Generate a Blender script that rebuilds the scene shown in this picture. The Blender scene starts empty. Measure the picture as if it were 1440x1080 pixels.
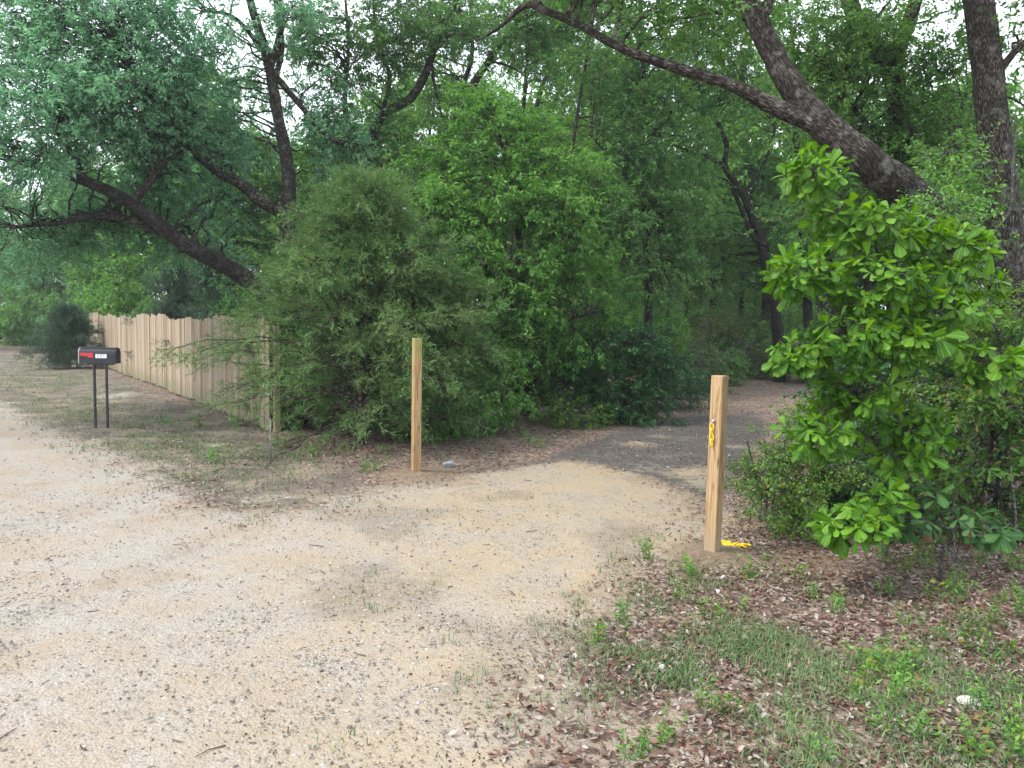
import bpy, math, random
import numpy as np
from mathutils import Vector, Matrix

R = math.radians
rng = np.random.default_rng(7)
random.seed(7)
S = bpy.context.scene
COL = S.collection

# ------------------------------------------------------------------ camera, sky, sun, exposure
CAM_H, PITCH, ROLL, FPX = 1.65, R(4.55), R(1.2), 1067.0
cd = bpy.data.cameras.new('camera')
cam = bpy.data.objects.new('camera', cd)
COL.objects.link(cam)
cd.sensor_width = 36.0
cd.lens = 36.0 * FPX / 1440.0
cd.clip_start, cd.clip_end = 0.05, 3000.0
MC = Matrix.Rotation(R(90) - PITCH, 4, 'X') @ Matrix.Rotation(ROLL, 4, 'Z')
MC.translation = Vector((0, 0, CAM_H))
cam.matrix_world = MC
S.camera = cam
M3 = np.array(MC.to_3x3())
CAMP = np.array([0, 0, CAM_H])

SUN_EL, SUN_AZ = R(54), R(-112)          # azimuth from +Y towards +X
world = bpy.data.worlds.new('World')
S.world = world
world.use_nodes = True
wt = world.node_tree
wt.nodes.clear()
w_out = wt.nodes.new('ShaderNodeOutputWorld')
w_bg = wt.nodes.new('ShaderNodeBackground')
w_sky = wt.nodes.new('ShaderNodeTexSky')
w_sky.sky_type = 'NISHITA'
w_sky.sun_disc = False
w_sky.sun_elevation = SUN_EL
w_sky.sun_rotation = SUN_AZ
w_sky.air_density = 1.0
w_sky.dust_density = 3.0
w_mix = wt.nodes.new('ShaderNodeMix')
w_mix.data_type = 'RGBA'
w_noi = wt.nodes.new('ShaderNodeTexNoise')
w_noi.inputs['Scale'].default_value = 2.2
w_noi.inputs['Detail'].default_value = 6
w_ramp = wt.nodes.new('ShaderNodeMapRange')
w_ramp.inputs['From Min'].default_value = 0.30
w_ramp.inputs['From Max'].default_value = 0.62
w_ramp.inputs['To Min'].default_value = 0.40
w_ramp.inputs['To Max'].default_value = 0.85
w_tc = wt.nodes.new('ShaderNodeTexCoord')
wt.links.new(w_tc.outputs['Generated'], w_noi.inputs['Vector'])
wt.links.new(w_noi.outputs['Fac'], w_ramp.inputs['Value'])
wt.links.new(w_ramp.outputs['Result'], w_mix.inputs['Factor'])
wt.links.new(w_sky.outputs['Color'], w_mix.inputs['A'])
w_mix.inputs['B'].default_value = (10.5, 11.2, 12.0, 1)     # thin bright cloud layer
wt.links.new(w_mix.outputs['Result'], w_bg.inputs['Color'])
w_bg.inputs['Strength'].default_value = 0.10
wt.links.new(w_bg.outputs['Background'], w_out.inputs['Surface'])

sd = bpy.data.lights.new('sun', 'SUN')
sd.energy = 1.5
sd.angle = R(11)
sd.color = (1.0, 0.95, 0.86)
sun = bpy.data.objects.new('sun', sd)
COL.objects.link(sun)
to_sun = Vector((math.sin(SUN_AZ) * math.cos(SUN_EL), math.cos(SUN_AZ) * math.cos(SUN_EL), math.sin(SUN_EL)))
sun.rotation_euler = to_sun.to_track_quat('Z', 'Y').to_euler()

vs = S.view_settings
vs.view_transform = 'Standard'
vs.look = 'None'
vs.exposure = 1.5
vs.gamma = 1.0
S.cycles.max_bounces = 9
S.cycles.diffuse_bounces = 5
S.cycles.transmission_bounces = 6
S.cycles.glossy_bounces = 2
S.cycles.volume_bounces = 0

HAZE = 0.0010

# ------------------------------------------------------------------ small maths
def hash2(ix, iy, s):
    h = (ix.astype(np.int64) * 374761393 + iy.astype(np.int64) * 668265263 + s * 1442695041) & 0x7fffffff
    h = ((h ^ (h >> 13)) * 1274126177) & 0x7fffffff
    return ((h ^ (h >> 16)) & 0xffff) / 65535.0

def vnoise(x, y, s=0):
    x = np.asarray(x, float); y = np.asarray(y, float)
    ix, iy = np.floor(x), np.floor(y)
    fx, fy = x - ix, y - iy
    fx, fy = fx * fx * (3 - 2 * fx), fy * fy * (3 - 2 * fy)
    a, b = hash2(ix, iy, s), hash2(ix + 1, iy, s)
    c, d = hash2(ix, iy + 1, s), hash2(ix + 1, iy + 1, s)
    return (a * (1 - fx) + b * fx) * (1 - fy) + (c * (1 - fx) + d * fx) * fy

def fbm(x, y, s=0, o=4):
    v, a, t = 0, 1.0, 0
    for k in range(o):
        v = v + a * vnoise(x * 2 ** k, y * 2 ** k, s + k * 17)
        t += a; a *= 0.5
    return v / t

def sstep(a, b, x):
    t = np.clip((np.asarray(x, float) - a) / (b - a), 0, 1)
    return t * t * (3 - 2 * t)

def gz(x, y):
    x = np.asarray(x, float); y = np.asarray(y, float)
    rise = 0.020 * np.clip(y - 12, 0, 45) * sstep(-4, 2, x) + 0.012 * np.clip(x - 2.5, 0, 6) * sstep(1, 4, y)
    return rise + 0.10 * (fbm(x * 0.35, y * 0.35, 3) - 0.5) + 0.03 * (fbm(x * 1.7, y * 1.7, 9, 3) - 0.5)

def ray(px, py):
    v = M3 @ np.array([(px - 720) / FPX, (540 - py) / FPX, -1.0])
    return v

def at(px, py, d):
    """the real place seen towards a photo point, d metres in front of the camera"""
    return CAMP + ray(px, py) * d

def gp(px, py):
    v = ray(px, py)
    t = CAM_H / max(1e-4, -v[2])
    for _ in range(25):
        p = CAMP + v * t
        z = float(gz(p[0], p[1]))
        t = t * 0.5 + 0.5 * (z - CAM_H) / min(-1e-3, v[2])
    p = CAMP + v * t
    return np.array([p[0], p[1], float(gz(p[0], p[1]))])

def base_at(px, d):
    p = at(px, 500, d)
    return np.array([p[0], p[1], float(gz(p[0], p[1]))])

def norm(a):
    return a / np.maximum(1e-9, np.linalg.norm(a, axis=-1, keepdims=True))

def sdf(x, y, poly):
    """signed distance, positive inside"""
    x = np.asarray(x, float); y = np.asarray(y, float)
    d = np.full(x.shape, 1e9); ins = np.zeros(x.shape, bool)
    n = len(poly)
    for i in range(n):
        ax, ay = poly[i]; bx, by = poly[(i + 1) % n]
        ex, ey = bx - ax, by - ay
        t = np.clip(((x - ax) * ex + (y - ay) * ey) / (ex * ex + ey * ey + 1e-12), 0, 1)
        d = np.minimum(d, np.hypot(x - ax - t * ex, y - ay - t * ey))
        c = ((ay > y) != (by > y)) & (x < ex * (y - ay) / (ey if abs(ey) > 1e-12 else 1e-12) + ax)
        ins ^= c
    return np.where(ins, d, -d)

# ------------------------------------------------------------------ mesh helpers
def raw_mesh(name, V, F, mat=None, uv=None, smooth=False, attrs=None):
    """V (n,3); F (m,k) int array with one k"""
    V = np.ascontiguousarray(V, dtype=np.float32)
    F = np.ascontiguousarray(F, dtype=np.int32)
    me = bpy.data.meshes.new(name)
    m, k = F.shape
    me.vertices.add(len(V)); me.vertices.foreach_set('co', V.ravel())
    me.loops.add(m * k); me.loops.foreach_set('vertex_index', F.ravel())
    me.polygons.add(m); me.polygons.foreach_set('loop_start', np.arange(0, m * k, k, dtype=np.int32))
    if smooth:
        me.polygons.foreach_set('use_smooth', np.ones(m, dtype=bool))
    if uv is not None:
        l = me.uv_layers.new(name='UVMap')
        l.data.foreach_set('uv', np.ascontiguousarray(uv, dtype=np.float32)[F.ravel()].ravel())
    if attrs:
        for nm, a in attrs.items():
            at_ = me.attributes.new(nm, 'FLOAT', 'POINT')
            at_.data.foreach_set('value', np.ascontiguousarray(a, dtype=np.float32))
    me.update(calc_edges=True)
    if mat: me.materials.append(mat)
    return me

def link(name, me, parent=None, loc=None):
    o = bpy.data.objects.new(name, me)
    COL.objects.link(o)
    if parent is not None: o.parent = parent
    if loc is not None: o.location = loc
    return o

def tag(o, label=None, cat=None, group=None, kind=None):
    if label: o['label'] = label
    if cat: o['category'] = cat
    if group: o['group'] = group
    if kind: o['kind'] = kind
    return o

def thing(name, label, cat, loc, group=None):
    e = bpy.data.objects.new(name, None)
    COL.objects.link(e)
    e.location = [float(c) for c in loc]
    e.empty_display_size = 0.1
    return tag(e, label, cat, group)

class MB:
    """collects vertices and mixed faces for one mesh"""
    def __init__(s): s.v, s.f = [], []
    def add(s, V, F):
        o = len(s.v); s.v += [tuple(map(float, v)) for v in V]; s.f += [tuple(i + o for i in f) for f in F]
    def box(s, c, d, rot=None, bev=0.0):
        hx, hy, hz = d[0] / 2, d[1] / 2, d[2] / 2
        if bev <= 0:
            V = [(x, y, z) for z in (-hz, hz) for y in (-hy, hy) for x in (-hx, hx)]
            F = [(0, 2, 3, 1), (4, 5, 7, 6), (0, 1, 5, 4), (2, 6, 7, 3), (0, 4, 6, 2), (1, 3, 7, 5)]
        else:
            b = bev
            V, F = [], []
            ring = [(-hx + b, -hy), (hx - b, -hy), (hx, -hy + b), (hx, hy - b), (hx - b, hy), (-hx + b, hy), (-hx, hy - b), (-hx, -hy + b)]
            for z, k in ((-hz, 1 - b / max(hx, hy)), (-hz + b, 1), (hz - b, 1), (hz, 1 - b / max(hx, hy))):
                V += [(x * k, y * k, z) for x, y in ring]
            for r_ in range(3):
                for i in range(8):
                    j = (i + 1) % 8
                    F.append((r_ * 8 + i, r_ * 8 + j, r_ * 8 + 8 + j, r_ * 8 + 8 + i))
            F.append(tuple(range(7, -1, -1))); F.append(tuple(range(24, 32)))
        if rot is not None: V = [tuple(rot @ Vector(v)) for v in V]
        s.add([(v[0] + c[0], v[1] + c[1], v[2] + c[2]) for v in V], F)
    def tube(s, pts, rad, k=8, cap=True):
        pts = np.array(pts, float); n = len(pts)
        rad = np.full(n, rad) if np.isscalar(rad) else np.array(rad)
        T = norm(np.gradient(pts, axis=0))
        ref = np.array([0, 0, 1.0]) if abs(T[0][2]) < 0.9 else np.array([1.0, 0, 0])
        V, F = [], []
        a = np.linspace(0, 2 * np.pi, k, endpoint=False)
        for i in range(n):
            u = norm(np.cross(T[i], ref)); w = np.cross(T[i], u)
            ref = np.cross(u, T[i])
            V += list(pts[i] + rad[i] * (np.cos(a)[:, None] * u + np.sin(a)[:, None] * w))
        for i in range(n - 1):
            for j in range(k):
                F.append((i * k + j, i * k + (j + 1) % k, (i + 1) * k + (j + 1) % k, (i + 1) * k + j))
        if cap: F += [tuple(range(k - 1, -1, -1)), tuple(range((n - 1) * k, n * k))]
        s.add(V, F)
    def build(s, name, mat, parent=None, smooth=False, loc=None):
        me = bpy.data.meshes.new(name)
        me.from_pydata(s.v, [], s.f)
        if smooth: me.polygons.foreach_set('use_smooth', np.ones(len(me.polygons), dtype=bool))
        me.update()
        me.materials.append(mat)
        return link(name, me, parent, loc)

# ------------------------------------------------------------------ materials
def newmat(name):
    m = bpy.data.materials.new(name); m.use_nodes = True
    nt = m.node_tree; nt.nodes.clear()
    out = nt.nodes.new('ShaderNodeOutputMaterial')
    return m, nt, out

class NT:
    def __init__(s, nt): s.t = nt
    def n(s, typ, **kw):
        nd = s.t.nodes.new(typ)
        for k, v in kw.items():
            if k in nd.inputs: nd.inputs[k].default_value = v
            else: setattr(nd, k, v)
        return nd
    def l(s, a, b): s.t.links.new(a, b)
    def noise(s, vec, scale, detail=4, rough=0.55):
        nd = s.n('ShaderNodeTexNoise'); nd.inputs['Scale'].default_value = scale
        nd.inputs['Detail'].default_value = detail; nd.inputs['Roughness'].default_value = rough
        if vec is not None: s.l(vec, nd.inputs['Vector'])
        return nd.outputs['Fac']
    def rng(s, v, a, b, c=0.0, d=1.0, smooth=False):
        nd = s.n('ShaderNodeMapRange')
        if smooth: nd.interpolation_type = 'SMOOTHSTEP'
        for k, x in zip(('From Min', 'From Max', 'To Min', 'To Max'), (a, b, c, d)): nd.inputs[k].default_value = x
        s.l(v, nd.inputs['Value']); return nd.outputs['Result']
    def mix(s, f, a, b):
        nd = s.n('ShaderNodeMix', data_type='RGBA')
        for key, x in (('Factor', f), ('A', a), ('B', b)):
            if isinstance(x, (tuple, float, int)):
                nd.inputs[key].default_value = (x + (1,)) if isinstance(x, tuple) and len(x) == 3 else x
            else: s.l(x, nd.inputs[key])
        return nd.outputs['Result']
    def ramp(s, f, stops):
        nd = s.n('ShaderNodeValToRGB'); cr = nd.color_ramp
        while len(cr.elements) < len(stops): cr.elements.new(0.5)
        for e, (p, c) in zip(cr.elements, stops): e.position = p; e.color = (*c, 1)
        s.l(f, nd.inputs['Fac']); return nd.outputs['Color']
    def math(s, op, a, b=None, c=None):
        nd = s.n('ShaderNodeMath', operation=op)
        for i, x in enumerate((a, b, c)):
            if x is None: continue
            if isinstance(x, (int, float)): nd.inputs[i].default_value = x
            else: s.l(x, nd.inputs[i])
        return nd.outputs['Value']
    def bump(s, h, strength, dist):
        nd = s.n('ShaderNodeBump'); nd.inputs['Strength'].default_value = strength; nd.inputs['Distance'].default_value = dist
        s.l(h, nd.inputs['Height']); return nd.outputs['Normal']

def leaf_mat(name, dark, mid, light, trans=0.3, rough=0.5, spec=0.35, accent=None, cs=0.9):
    m, nt, out = newmat(name); N = NT(nt)
    geo = N.n('ShaderNodeNewGeometry')
    r = geo.outputs['Random Per Island']
    cl = N.noise(geo.outputs['Position'], cs, 3)
    f = N.math('ADD', N.math('MULTIPLY', r, 0.62), N.rng(cl, 0.3, 0.7, 0.0, 0.42))
    stops = [(0.0, dark), (0.5, mid), (0.93, light)]
    c = N.ramp(f, stops)
    ra = N.n('ShaderNodeAttribute', attribute_name='rib')
    c = N.mix(N.rng(ra.outputs['Fac'], 0.80, 0.97, 0, 0.30), c, tuple(min(.6, x * 1.7 + .03) for x in light))
    if accent:
        c = N.mix(N.rng(N.math('FRACT', N.math('MULTIPLY', r, 37.7)), 0.955, 0.96), c, accent)
    p = N.n('ShaderNodeBsdfPrincipled'); p.inputs['Roughness'].default_value = rough
    p.inputs['Specular IOR Level'].default_value = spec
    N.l(c, p.inputs['Base Color'])
    t = N.n('ShaderNodeBsdfTranslucent')
    hs = N.n('ShaderNodeHueSaturation'); hs.inputs['Hue'].default_value = 0.485; hs.inputs['Saturation'].default_value = 1.12; hs.inputs['Value'].default_value = 1.5
    N.l(c, hs.inputs['Color']); N.l(hs.outputs['Color'], t.inputs['Color'])
    mx = N.n('ShaderNodeMixShader'); mx.inputs['Fac'].default_value = trans
    N.l(p.outputs[0], mx.inputs[1]); N.l(t.outputs[0], mx.inputs[2]); N.l(mx.outputs[0], out.inputs['Surface'])
    return m

def bark_mat(name, dark, mid, light, lichen=0.35, lich_col=(0.34, 0.34, 0.30), scale=1.0):
    m, nt, out = newmat(name); N = NT(nt)
    uv = N.n('ShaderNodeUVMap')
    mp = N.n('ShaderNodeMapping'); mp.inputs['Scale'].default_value = (30 * scale, 13 * scale, 1)
    N.l(uv.outputs['UV'], mp.inputs['Vector'])
    geo = N.n('ShaderNodeNewGeometry')
    dn = N.n('ShaderNodeTexNoise'); dn.inputs['Scale'].default_value = 6.0; N.l(mp.outputs['Vector'], dn.inputs['Vector'])
    ad = N.n('ShaderNodeMix', data_type='VECTOR'); ad.inputs['Factor'].default_value = 0.12
    N.l(mp.outputs['Vector'], ad.inputs[4]); N.l(dn.outputs['Color'], ad.inputs[5])
    vo = N.n('ShaderNodeTexVoronoi', feature='DISTANCE_TO_EDGE'); vo.inputs['Scale'].default_value = 1.0
    N.l(ad.outputs[1], vo.inputs['Vector'])
    fur = N.rng(vo.outputs['Distance'], 0.0, 0.28)
    n1 = N.noise(geo.outputs['Position'], 26, 6, 0.65)
    n2 = N.noise(geo.outputs['Position'], 6.5, 7, 0.72)
    f = N.math('MULTIPLY', fur, N.rng(n1, 0.25, 0.75, 0.35, 1.0))
    c = N.ramp(f, [(0.0, dark), (0.55, mid), (1.0, light)])
    c = N.mix(N.math('MULTIPLY', N.rng(n2, 0.52, 0.66), lichen), c, lich_col)
    p = N.n('ShaderNodeBsdfPrincipled'); p.inputs['Roughness'].default_value = 0.9; p.inputs['Specular IOR Level'].default_value = 0.15
    N.l(c, p.inputs['Base Color'])
    h = N.math('ADD', fur, N.math('MULTIPLY', n1, 0.6))
    N.l(N.bump(h, 1.0, 0.03), p.inputs['Normal'])
    N.l(p.outputs[0], out.inputs['Surface'])
    return m

def simple_mat(name, col, rough=0.6, var=0.25, metal=0.0, scale=30, spec=0.4, bump=0.0):
    m, nt, out = newmat(name); N = NT(nt)
    tc = N.n('ShaderNodeTexCoord')
    n = N.noise(tc.outputs['Object'], scale, 5)
    a = tuple(c * (1 - var) for c in col); b = tuple(min(1, c * (1 + var)) for c in col)
    c = N.mix(N.rng(n, 0.3, 0.7), a, b)
    p = N.n('ShaderNodeBsdfPrincipled'); p.inputs['Roughness'].default_value = rough; p.inputs['Metallic'].default_value = metal
    p.inputs['Specular IOR Level'].default_value = spec
    N.l(c, p.inputs['Base Color'])
    if bump: N.l(N.bump(n, bump, 0.01), p.inputs['Normal'])
    N.l(p.outputs[0], out.inputs['Surface'])
    return m

def island_mat(name, stops, rough=0.75, trans=0.0, spec=0.25):
    """each loose piece its own colour"""
    m, nt, out = newmat(name); N = NT(nt)
    geo = N.n('ShaderNodeNewGeometry')
    c = N.ramp(geo.outputs['Random Per Island'], stops)
    n = N.noise(geo.outputs['Position'], 60, 3)
    c = N.mix(N.rng(n, 0.3, 0.7, 0.0, 0.35), c, tuple(x * 0.5 for x in stops[0][1]))
    p = N.n('ShaderNodeBsdfPrincipled'); p.inputs['Roughness'].default_value = rough; p.inputs['Specular IOR Level'].default_value = spec
    N.l(c, p.inputs['Base Color'])
    if trans > 0:
        t = N.n('ShaderNodeBsdfTranslucent'); N.l(c, t.inputs['Color'])
        mx = N.n('ShaderNodeMixShader'); mx.inputs['Fac'].default_value = trans
        N.l(p.outputs[0], mx.inputs[1]); N.l(t.outputs[0], mx.inputs[2]); N.l(mx.outputs[0], out.inputs['Surface'])
    else: N.l(p.outputs[0], out.inputs['Surface'])
    return m

def wood_mat(name, early, late, stain=None, knots=True, grey=None, gz_lo=None):
    m, nt, out = newmat(name); N = NT(nt)
    tc = N.n('ShaderNodeTexCoord'); geo = N.n('ShaderNodeNewGeometry')
    comb = N.n('ShaderNodeCombineXYZ'); N.l(N.math('MULTIPLY', geo.outputs['Random Per Island'], 40.0), comb.inputs['X']); N.l(N.math('MULTIPLY', geo.outputs['Random Per Island'], 17.0), comb.inputs['Z'])
    va = N.n('ShaderNodeVectorMath', operation='ADD'); N.l(tc.outputs['Object'], va.inputs[0]); N.l(comb.outputs[0], va.inputs[1])
    mp = N.n('ShaderNodeMapping'); mp.inputs['Scale'].default_value = (1, 1, 0.045); N.l(va.outputs[0], mp.inputs['Vector'])
    n1 = N.noise(mp.outputs['Vector'], 26, 4, 0.55)
    n2 = N.noise(mp.outputs['Vector'], 190, 3, 0.6)
    g = N.math('FRACT', N.math('MULTIPLY', n1, 5.0))
    f = N.math('ADD', N.math('MULTIPLY', g, 0.6), N.math('MULTIPLY', n2, 0.4))
    c = N.mix(N.rng(f, 0.30, 0.75), early, late)
    big = N.noise(va.outputs[0], 5.0, 4)
    c = N.mix(N.rng(big, 0.45, 0.7, 0, 0.4), c, tuple(x * 0.72 for x in early))
    if grey is not None:
        c = N.mix(N.rng(geo.outputs['Random Per Island'], 0.15, 0.9, 0.0, 0.95), c, grey)
        c = N.mix(N.rng(N.noise(mp.outputs['Vector'], 9, 4), 0.45, 0.7, 0, 0.5), c, tuple(x * .62 for x in grey))
        c = N.mix(N.rng(N.math('FRACT', N.math('MULTIPLY', geo.outputs['Random Per Island'], 23.3)), 0.2, 1.0, 0.0, 0.7), c, (0.20, 0.13, 0.075))
    if knots:
        vk = N.n('ShaderNodeTexVoronoi'); vk.inputs['Scale'].default_value = 1.0
        mk = N.n('ShaderNodeMapping'); mk.inputs['Scale'].default_value = (7, 7, 2.6); N.l(va.outputs[0], mk.inputs['Vector']); N.l(mk.outputs[0], vk.inputs['Vector'])
        c = N.mix(N.rng(vk.outputs['Distance'], 0.05, 0.13, 0.85, 0.0), c, tuple(x * 0.3 for x in late))
    if stain is not None:
        sx = N.n('ShaderNodeSeparateXYZ'); N.l(tc.outputs['Object'], sx.inputs[0])
        lo, hi, col, amt = stain
        ns = N.noise(tc.outputs['Object'], 9, 5)
        zz = N.math('ADD', sx.outputs['Z'], N.math('MULTIPLY', N.math('SUBTRACT', ns, 0.5), 0.5))
        c = N.mix(N.rng(zz, lo, hi, 0, amt), c, col)
    p = N.n('ShaderNodeBsdfPrincipled'); crk = N.noise(mp.outputs['Vector'], 75, 2, 0.5)
    c = N.mix(N.rng(crk, 0.66, 0.70, 0, 0.75), c, tuple(x * 0.22 for x in late))
    p.inputs['Roughness'].default_value = 0.8; p.inputs['Specular IOR Level'].default_value = 0.2
    N.l(c, p.inputs['Base Color'])
    N.l(N.bump(f, 0.35, 0.004), p.inputs['Normal'])
    N.l(p.outputs[0], out.inputs['Surface'])
    return m

M = {}
M['oak'] = leaf_mat('oak_leaf', (0.045, 0.119, 0.033), (0.090, 0.215, 0.050), (0.181, 0.344, 0.088), 0.42)
M['oak_hazy'] = leaf_mat('haze_tinted_oak_leaf', (0.068, 0.170, 0.094), (0.142, 0.312, 0.170), (0.27, 0.47, 0.27), 0.42)  # milky haze and glare over the left oaks, painted into the leaf colour
M['oak_deep'] = leaf_mat('deep_oak_leaf', (0.040, 0.110, 0.035), (0.077, 0.190, 0.050), (0.156, 0.300, 0.088), 0.42)
M['oak_light'] = leaf_mat('light_oak_leaf', (0.044, 0.138, 0.028), (0.094, 0.246, 0.046), (0.195, 0.375, 0.085), 0.42)
M['cedar'] = leaf_mat('cedar_needle', (0.040, 0.095, 0.032), (0.090, 0.178, 0.056), (0.19, 0.285, 0.10), 0.25, 0.6, 0.2) #(0.046, 0.081, 0.041), (0.105, 0.149, 0.062), (0.209, 0.250, 0.108), 0.2, 0.6, 0.2)
M['cedar_dark'] = leaf_mat('dark_cedar_needle', (0.022, 0.048, 0.031), (0.042, 0.084, 0.053), (0.077, 0.133, 0.084), 0.15, 0.6, 0.2)
M['shrub_dark'] = leaf_mat('dark_shrub_leaf', (0.018, 0.066, 0.022), (0.036, 0.118, 0.036), (0.07, 0.18, 0.055), 0.25)
M['scrub'] = leaf_mat('olive_scrub_leaf', (0.046, 0.088, 0.028), (0.095, 0.150, 0.050), (0.20, 0.24, 0.095), 0.3)
M['shrub_fresh'] = leaf_mat('fresh_shrub_leaf', (0.036, 0.110, 0.018), (0.088, 0.200, 0.030), (0.18, 0.32, 0.055), 0.35, accent=(0.24, 0.20, 0.03))
M['sap'] = leaf_mat('broad_oak_leaf', (0.024, 0.088, 0.008), (0.070, 0.182, 0.014), (0.150, 0.300, 0.028), 0.40, 0.5, 0.25, cs=4.0)
M['bush_dull'] = leaf_mat('dull_blue_leaf', (0.018, 0.062, 0.018), (0.040, 0.112, 0.030), (0.075, 0.155, 0.045), 0.3, 0.6, 0.2, accent=(0.16, 0.085, 0.05))
M['grass'] = leaf_mat('grass_blade', (0.050, 0.095, 0.035), (0.095, 0.165, 0.062), (0.170, 0.240, 0.100), 0.25, accent=(0.33, 0.27, 0.17))
M['bark'] = bark_mat('oak_bark', (0.016, 0.013, 0.011), (0.115, 0.096, 0.080), (0.30, 0.262, 0.222), 0.6)
M['bark_black'] = bark_mat('black_bark', (0.010, 0.009, 0.008), (0.045, 0.038, 0.033), (0.10, 0.088, 0.075), 0.3, (0.12, 0.12, 0.10))
M['bark_dark'] = bark_mat('dark_bark', (0.016, 0.014, 0.012), (0.10, 0.084, 0.073), (0.23, 0.20, 0.175), 0.5, (0.21, 0.21, 0.19))
M['bark_red'] = bark_mat('warm_bark', (0.022, 0.015, 0.012), (0.12, 0.085, 0.066), (0.24, 0.185, 0.15), 0.5)
M['bark_grey'] = bark_mat('grey_twig_bark', (0.08, 0.075, 0.068), (0.20, 0.19, 0.175), (0.36, 0.35, 0.32), 0.4, (0.42, 0.42, 0.4), 2.0)
M['litter'] = island_mat('dry_leaf', [(0.0, (0.050, 0.030, 0.024)), (0.25, (0.115, 0.052, 0.036)), (0.45, (0.195, 0.088, 0.056)), (0.6, (0.20, 0.130, 0.10)), (0.8, (0.27, 0.21, 0.175)), (1.0, (0.42, 0.37, 0.33))], 0.6, 0.12, 0.35)
M['pebble'] = island_mat('pale_pebble', [(0.0, (0.125, 0.105, 0.090)), (0.4, (0.234, 0.203, 0.172)), (0.8, (0.312, 0.292, 0.265)), (1.0, (0.406, 0.390, 0.374))], 0.85)
M['debris'] = island_mat('dry_debris', [(0.0, (0.03, 0.022, 0.018)), (0.5, (0.085, 0.06, 0.044)), (1.0, (0.20, 0.15, 0.105))], 0.8)

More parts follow.
